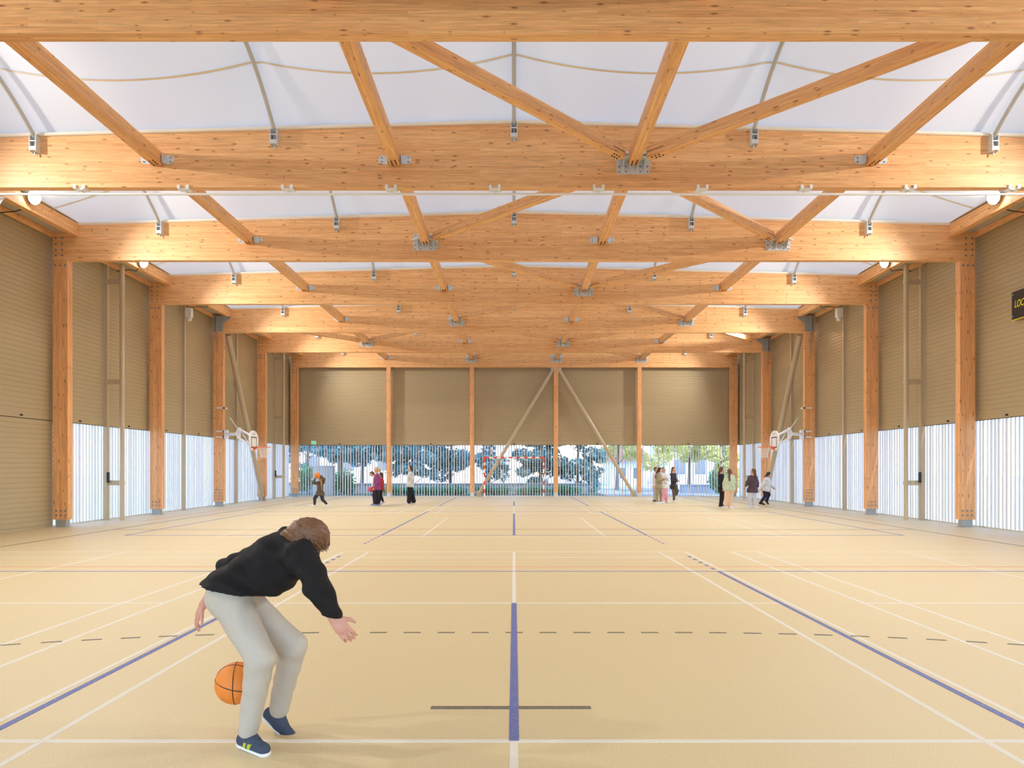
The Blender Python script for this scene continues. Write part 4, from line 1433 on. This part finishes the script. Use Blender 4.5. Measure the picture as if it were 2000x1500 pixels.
# 10 black hoodie
person('child in black tracksuit with side stripe and long ponytail', 26.9,
       dict(head=(1410.3, 917.3), neck=(1408.3, 925.3), shL=(1411, 929, .12), shR=(1408, 929, -.1), elL=(1414, 940, .14), wrL=(1414, 950, .05), elR=(1408, 941, -.14), wrR=(1411.5, 950.5, -.18),
            hpL=(1411.5, 953, .06), hpR=(1409.3, 953, -.06), knL=(1411.6, 969, .04), anL=(1409, 985.5, .05), knR=(1409.4, 969, -.05), anR=(1406.8, 986.3, -.03)),
       0.97, dict(top=C['black'], bottom=C['black'], hair=H['brown'], shoe=SH_B), (1, 0.1, 0.1), dict(L=(1, -.2, 0), R=(.8, -.6, 0)), pony=[(1404.5, 923, 0), (1403.3, 931, -.03), (1402.8, 940, -.03)])
# 11 mint
person('child in mint sweatshirt and peach joggers seen from behind', 25.8,
       dict(head=(1424.6, 921.8), neck=(1424.8, 929.5), shL=(1419.2, 932.8, 0), shR=(1430.8, 932.8, 0), elL=(1415, 943.5, .02), wrL=(1413.6, 953, .08), elR=(1434.6, 943.5, .02), wrR=(1434.5, 952.5, .08),
            hpL=(1421.8, 957, 0), hpR=(1428, 957, 0), knL=(1419.6, 972, .03), anL=(1417.4, 988.2, 0), knR=(1427, 972, .03), anR=(1425.6, 988.6, 0), hem=(-0.03,)),
       0.97, dict(top=C['mint'], bottom=C['peach'], hair=H['brown'], shoe=SH_W), (0, 1, 0.05), dict(L=(-.5, .8, 0), R=(.45, -.85, 0)), pony=[(1424.3, 929, -.12), (1424.8, 938, -.17), (1426, 948, -.17)], loose=0.035, leg_loose=0.022)
# 12 plum
person('child in dark plum hoodie and light grey leggings', 25.8,
       dict(head=(1470.8, 921.3), neck=(1470.6, 929), shL=(1465, 932.8, 0), shR=(1475.6, 932.8, 0), elL=(1459.6, 942.5, -.02), wrL=(1457, 949.5, -.05), elR=(1479, 942.5, .02), wrR=(1480, 950.2, .05),
            hpL=(1466.3, 957, 0), hpR=(1472.6, 957, 0), knL=(1464.3, 973, -.02), anL=(1462.6, 988, 0), knR=(1472.5, 973, .0), anR=(1473.8, 988.4, 0), hem=(0.06,)),
       0.97, dict(top=C['plum'], bottom=C['lgrey'], hair=H['brown'], shoe=SH_W), (-0.75, 0.6, 0.1), dict(L=(-.5, -.8, 0), R=(.2, -.9, 0)), pony=[(1475.2, 925, -.08), (1477, 934, -.1), (1477.8, 947, -.1)], loose=0.018, leg_loose=0.006)
# 13 white, running
person('child in white top and navy leggings running beside the pipe brace', 28.4,
       dict(head=(1501.5, 927.5), neck=(1499, 933), shL=(1500.5, 937, .12), shR=(1495.5, 937, -.1), elL=(1503.5, 946, .16), wrL=(1508, 951, .1), elR=(1489.5, 947, -.14), wrR=(1484, 956.5, -.12),
            hpL=(1496.5, 955.5, .06), hpR=(1493.5, 955.5, -.06), knL=(1501.5, 966, .05), anL=(1498, 977, .25), knR=(1495.3, 967.5, -.08), anR=(1486, 981, -.02), hem=(0.05,)),
       0.97, dict(top=C['offwhite'], bottom=C['navy'], hair=H['dark'], shoe=SH_B, sole=M['black']), (0.9, 0.1, -0.2), dict(L=(.6, 0, -.8), R=(.95, -.2, -.2)), pony=[(1497, 928.5, 0), (1493, 931.5, 0)], loose=0.02)

# foreground runner
fg_mats = dict(top=plain('black_jersey', (0.012, 0.010, 0.011), 0.8, 0, 0.3, 25, 0.25, spec=0.25), bottom=cloth('stone_trousers', (0.53, 0.465, 0.39), 0.06), hair=H['chest'], shoe=cloth('navy_mesh', (0.06, 0.075, 0.11), 0.3))
fg, FW = person('large foreground child in black top and stone trousers bending to run', 3.73,
                dict(head=(602, 1052, .02), neck=(578, 1062, .04), shL=(562, 1060, .20), shR=(588, 1086, -.08), elL=(447, 1112, .34), wrL=(398, 1180, .30), elR=(623, 1148, -.16), wrR=(651, 1207, -.16),
                     hpL=(462, 1166, .12), hpR=(446, 1166, -.05), knR=(509, 1285, -.12), anR=(484, 1432, .05), knL=(572, 1262, .12), anL=(543, 1392, .30), hem=(0.0,)),
                0.98, fg_mats, (0.50, 0.45, -0.74), dict(R=(.78, -.55, -.03), L=(.75, -.25, -.6)), vox=0.0075, loose=0.022, leg_loose=0.004, group=None, skin=SKIN2,
                hand_side=dict(L=(-.4, 0, -.9), R=(.6, 0, -.6)), longhair=0.09, hemcut=(455, 1146, (-0.22, 0.0, -1.0)), fold=0.0065)
fhair = [o for o in fg.children if o.name.startswith('hair')][0]
rng = np.random.default_rng(5)
hcv = Vector(FW['head'])
st = MB()
for i in range(260):
    v = Vector(rng.normal(size=3)).normalized()
    if v.dot(Vector((0.5, 0.45, -0.74)).normalized()) > 0.45: continue
    p0 = hcv + v * 0.092
    dn = Vector((0.5, 0.1, -0.7)) + Vector(rng.normal(size=3)) * 0.18
    dn = (dn - v * dn.dot(v) * 0.95).normalized()
    ln = rng.uniform(0.05, 0.10)
    st.tube([p0, p0 + dn * ln * 0.5 + v * 0.006, p0 + dn * ln - v * 0.02], 0.009, 5, r1=0.002)
obj('strands', st, H['chest'], fhair, smooth=True, kind='stuff')
# shoe details on the planted foot
shs = sorted([o for o in fg.children if o.name.startswith('shoe')], key=lambda o: world_m(o).translation.y)
an = Vector(FW['anR']); tv = Vector((.78, -.55, -.03)).normalized(); sdv = Vector((-.55, -.78, 0)).normalized()
pt = MB()
for q in (0.015, 0.05):
    c = an + tv * q + sdv * 0.040 - Vector((0, 0, 0.043))
    vs = [c + tv * 0.0 - Vector((0, 0, .014)), c + tv * .022 - Vector((0, 0, .014)), c + tv * .034 + Vector((0, 0, .014)), c + tv * .012 + Vector((0, 0, .014))]
    pt.add([v + sdv * 0.004 for v in vs] + [v - sdv * 0.012 for v in vs], [(0, 1, 2, 3), (7, 6, 5, 4), (0, 4, 5, 1), (1, 5, 6, 2), (2, 6, 7, 3), (3, 7, 4, 0)])
obj('lime_patch', pt, plain('lime_print', (0.45, 0.50, 0.05), .6), shs[0], label='lime green patch on the shoe side')
lc = MB()
for q in range(4):
    c = an + tv * (0.055 + q * 0.02) - Vector((0, 0, 0.006 + q * 0.007))
    lc.tube([c - sdv * 0.026 - Vector((0, 0, .006)), c + Vector((0, 0, .002)), c + sdv * 0.026 - Vector((0, 0, .006))], 0.0035, 5)
obj('laces', lc, C['charcoal'], shs[0])
ball('orange ball in the air beside the foreground child', P(462, 1334, 3.95), 0.115, M['ball'])
#__ENDPEOPLE__
#__OUTSIDE__
# ------------------------------------------------------------------ outside
M['ground'] = plain('pale_paving', (0.46, 0.46, 0.47), 0.9, 0, 0.08, 1.5)
M['render_wall'] = plain('pale_render', (0.90, 0.72, 0.58), 0.9, 0, 0.05, 2)
M['blue_wall'] = plain('blue_grey_wall', (0.22, 0.29, 0.37), 0.9, 0, 0.08, 3)
M['roof_tile'] = plain('red_roof_tile', (0.42, 0.20, 0.15), 0.9, 0, 0.15, 12)
M['bark'] = plain('bark', (0.20, 0.17, 0.15), 0.9, 0, 0.3, 20, 0.5)
M['window'] = plain('window_glass', (0.10, 0.14, 0.18), 0.1)


def leaf_mat(name, c, var=0.4):
    m, nt, b, N, L = new_mat(name)
    oi = N.new('ShaderNodeTexCoord')
    nz = N.new('ShaderNodeTexNoise'); nz.inputs['Scale'].default_value = 2.2; nz.inputs['Detail'].default_value = 6
    L.new(oi.outputs['Object'], nz.inputs['Vector'])
    mx = N.new('ShaderNodeMix'); mx.data_type = 'RGBA'
    mx.inputs[6].default_value = (*[x * (1 - var) for x in c], 1); mx.inputs[7].default_value = (*[min(1, x * (1 + var)) for x in c], 1)
    L.new(nz.outputs['Fac'], mx.inputs[0]); L.new(mx.outputs[2], b.inputs['Base Color'])
    b.inputs['Roughness'].default_value = 0.6
    tr = N.new('ShaderNodeBsdfTranslucent'); L.new(mx.outputs[2], tr.inputs[0])
    ms = N.new('ShaderNodeMixShader'); ms.inputs[0].default_value = 0.4
    L.new(b.outputs[0], ms.inputs[1]); L.new(tr.outputs[0], ms.inputs[2]); L.new(ms.outputs[0], N['Material Output'].inputs[0])
    return m


LEAF_D = leaf_mat('leaf_dark_teal', (0.20, 0.40, 0.42), 0.65)
LEAF_G = leaf_mat('leaf_yellow_green', (0.78, 0.74, 0.28), 0.4)
LEAF_M = leaf_mat('leaf_mid_green', (0.14, 0.33, 0.15))
LEAF_C = leaf_mat('leaf_ground_cover', (0.17, 0.52, 0.32))

obj('ground', MB().box(-90, 90, -60, 150, -0.4, -0.06), M['ground'], kind='structure')
obj('planting_bed', MB().box(-16, 5.2, 37.9, 46.5, -0.1, -0.04), plain('bed_soil', (0.10, 0.16, 0.11), .95, 0, .3, 6), kind='structure')


def leaves(rng, blobs, n, size):
    """leaf quads spread through ellipsoid clumps; blobs: (centre, radii)"""
    vol = np.array([b[1][0] * b[1][1] * b[1][2] for b in blobs]) ** 0.8
    cnt = (vol / vol.sum() * n).astype(int) + 1
    V, Fc = [], []
    for (c, r), m in zip(blobs, cnt):
        d = rng.normal(size=(m, 3)); d /= np.linalg.norm(d, axis=1)[:, None]
        p = np.array(c) + d * (rng.uniform(0.35, 1.0, (m, 1)) ** 0.6) * np.array(r)
        u = rng.normal(size=(m, 3)); u /= np.linalg.norm(u, axis=1)[:, None]
        w = np.cross(u, rng.normal(size=(m, 3))); w /= np.linalg.norm(w, axis=1)[:, None]
        s = size * rng.uniform(0.6, 1.3, (m, 1))
        q = np.stack([p - u * s, p + w * s * 0.5, p + u * s, p - w * s * 0.5], 1)
        V.append(q.reshape(-1, 3))
    V = np.concatenate(V)
    V[:, 2] = np.maximum(V[:, 2], 0.0)
    mb = MB(); mb.v = list(map(tuple, V)); mb.f = [(4 * i, 4 * i + 1, 4 * i + 2, 4 * i + 3) for i in range(len(V) // 4)]
    return mb


def tree(label, x, y, h, r, mat, n, size, low, seed, trunk=0.16):
    rng = np.random.default_rng(seed)
    root = empty('tree', (x, y, -0.06), label=label, cat='tree', group='trees behind the far wall')
    top = Vector((x + rng.uniform(-.3, .3), y, h * 0.8))
    t = MB().tube([(x, y, -0.06), (x + 0.05, y, h * 0.3), top], trunk, 9, r1=trunk * 0.4)
    blobs = []
    for i in range(34):
        a = rng.uniform(0, 2 * math.pi); zz = rng.uniform(low, h)
        rr = r * (0.35 + 0.65 * math.sin(math.pi * min(1, max(0.08, (zz - low) / (h - low + 0.1)) * 0.75 + 0.2))) * rng.uniform(0.35, 0.8)
        c = Vector((x + rr * math.cos(a), y + rr * math.sin(a), zz))
        blobs.append(((c.x, c.y, c.z), (r * rng.uniform(0.2, 0.42), r * rng.uniform(0.2, 0.42), rng.uniform(0.25, 0.6))))
        if i < 9:
            zb = max(0.4, zz - 0.8)
            t.tube([(x + 0.03, y, zb), c], 0.035, 5, r1=0.012)
    obj('trunk', t, M['bark'], root, smooth=True)
    obj('foliage', leaves(rng, blobs, int(n * 1.5), size * 1.1), mat, root, kind='stuff')
    return root


def shrub(label, x, y, rx, rz, mat, n, size, seed, group='shrubs behind the far wall', ry=None, name='shrub'):
    rng = np.random.default_rng(seed)
    root = empty(name, (x, y, -0.06), label=label, cat='shrub', group=group)
    st = MB()
    for i in range(5):
        a = rng.uniform(0, 6.28)
        st.tube([(x, y, -0.06), (x + rx * 0.6 * math.cos(a), y + (ry or rx) * 0.6 * math.sin(a), rz * 0.9)], 0.02, 5, r1=0.008)
    obj('stems', st, M['bark'], root)
    blobs = [((x + rng.uniform(-.6, .6) * rx, y + rng.uniform(-.5, .5) * (ry or rx), rz * rng.uniform(.3, .75)), (rx * .55, (ry or rx) * .55, rz * .45)) for _ in range(8)]
    obj('foliage', leaves(rng, blobs, n, size), mat, root, kind='stuff')


def gx(px, d): return (px - VX) * d / F_PX


tl = [('dark evergreen tree with low boughs behind the leftmost fin screen', 600, 47, 7.5, 2.2, LEAF_D, 5200, .13, 1.2),
      ('dark evergreen tree with thick bare trunk, left of the first post', 664, 45, 8, 2.3, LEAF_D, 5200, .13, 2.1),
      ('dark tree with slim trunk seen just left of the first post', 706, 48, 7.5, 2.2, LEAF_D, 5000, .13, 1.9),
      ('dense teal tree between the first and second far posts', 805, 46, 8, 2.6, LEAF_D, 7000, .13, 1.0),
      ('dense teal tree hugging the second far post', 880, 49, 8, 2.5, LEAF_D, 6000, .13, .8),
      ('low-branched dark tree showing through the goal from the left', 955, 45, 7, 1.7, LEAF_D, 3200, .12, .5),
      ('dense dark tree showing through the right half of the goal', 1055, 46, 8, 2.3, LEAF_D, 7000, .13, .3),
      ('broad dark conifer just right of the third far post', 1128, 45.6, 7.5, 1.9, LEAF_D, 6500, .12, .1),
      ('sunlit yellow-green tree above the right pipe brace', 1205, 50, 7.5, 2.6, LEAF_G, 3000, .14, 2.2),
      ('sunlit yellow-green tree just right of the last far post', 1285, 46, 7, 2.0, LEAF_G, 3600, .13, 1.6),
      ('bright leafy tree behind the rightmost fin screen', 1345, 49, 7.5, 2.4, LEAF_G, 3800, .14, 1.9),
      ('bright leafy tree at the right far corner column', 1410, 46, 7, 1.8, LEAF_G, 4200, .13, .6)]
for i, (lab, px, d, h, r, mt, n, sz, low) in enumerate(tl):
    tree(lab, gx(px, d), d, h, r, mt, n, sz, low, 100 + i, 0.2 if i == 1 else 0.13)
for i, (px, w) in enumerate(((775, 1.0), (835, 1.1), (890, .9), (965, 1.1), (1040, 1.0), (1105, 1.0))):
    shrub('low green ground cover, %s clump from the left outside the far wall' % NTH[i], gx(px, 40.5), 40.5, w, .44, LEAF_C, 2000, .07, 200 + i, 'ground cover clumps', .5, 'ground_cover')
shrub('green shrub outside below the left exit sign', gx(598, 42), 42, .9, 1.5, LEAF_M, 1300, .09, 300)
shrub('green shrub outside right of the grey cabinet', gx(672, 41.9), 41.9, .9, 1.3, LEAF_M, 1500, .09, 301)
shrub('tall green shrub outside beside the right corner column', gx(1402, 42), 42, .7, 1.3, LEAF_M, 1300, .09, 302)

obj('garden_wall', MB().box(gx(560, 43), gx(1150, 43), 43.2, 43.45, -0.06, 0.5).box(gx(560, 43), gx(1150, 43), 43.16, 43.49, 0.5, 0.57), M['blue_wall'],
    label='low blue-grey garden wall behind the tree trunks', cat='wall')
obj('garden_wall', MB().box(gx(1335, 43), gx(1440, 43), 43.6, 43.85, -0.06, 0.42).box(gx(1335, 43), gx(1440, 43), 43.56, 43.89, 0.42, 0.48), M['blue_wall'],
    label='short blue-grey garden wall outside the rightmost fin screen', cat='wall')
cbx = gx(630, 40)
r = empty('utility_cabinet', (cbx, 40.3, -0.06), label='grey-beige utility cabinet outside the leftmost fin screen', cat='cabinet')
obj('body', MB().box(cbx - .57, cbx + .57, 40.0, 40.6, -0.06, 1.58), plain('cabinet_paint', (0.40, 0.37, 0.33), .8, 0, .05, 3), r)
obj('cap', MB().box(cbx - .6, cbx + .6, 39.97, 40.63, 1.58, 1.64), M['steel_dark'], r)
obj('door', MB().box(cbx - .5, cbx + .5, 39.985, 40.0, 0.1, 1.5), plain('cabinet_door', (0.42, 0.39, 0.35), .7), r)


def house(label, x0, x1, y0, y1, zt, mat, rows):
    root = empty('house', ((x0 + x1) / 2, y0, -0.06), label=label, cat='building')
    obj('walls', MB().box(x0, x1, y0, y1, -0.06, zt), mat, root)
    xm, ov = (x0 + x1) / 2, 0.5
    obj('roof', MB().prism([(x0 - ov, zt - .1), (x1 + ov, zt - .1), (xm + (x1 - x0) * .1, zt + 1.9), (xm - (x1 - x0) * .1, zt + 1.9)], 'y', y0 - ov, y1 + ov), M['roof_tile'], root)
    for (a, b, z0, z1) in rows:
        w = obj('window', MB().box(a, b, y0 - 0.06, y0 + 0.02, z0, z1), M['white'], root)
        obj('pane', MB().box(a + .08, b - .08, y0 - 0.075, y0 - 0.055, z0 + .08, z1 - .08), M['window'], w)
    return root


xa, xb = gx(560, 66), gx(1010, 66)
house('long pale rendered building glimpsed behind the dark trees', xa, xb, 66, 74, 5.2, M['render_wall'], [(xa + 2 + 3.2 * i, xa + 3.2 + 3.2 * i, 1.2, 2.7) for i in range(6)])
xa, xb = gx(1195, 62), gx(1262, 62)
house('small pale house with red roof behind the right pipe brace', xa, xb, 62, 68, 2.2, plain('pale_blue_render', (0.66, 0.70, 0.76), .9, 0, .04, 2), [(xa + .6 + 1.2 * i, xa + 1.3 + 1.2 * i, .5, 1.6) for i in range(2)])
xa, xb = gx(1300, 68), gx(1440, 68)
house('pale blue-white building behind the right-hand sunlit trees', xa, xb, 68, 76, 4.6, plain('blue_white_render', (0.62, 0.68, 0.76), .9, 0, .04, 2), [(xa + .8 + 1.9 * i, xa + 2.0 + 1.9 * i, 0.8, 2.4) for i in range(3)])
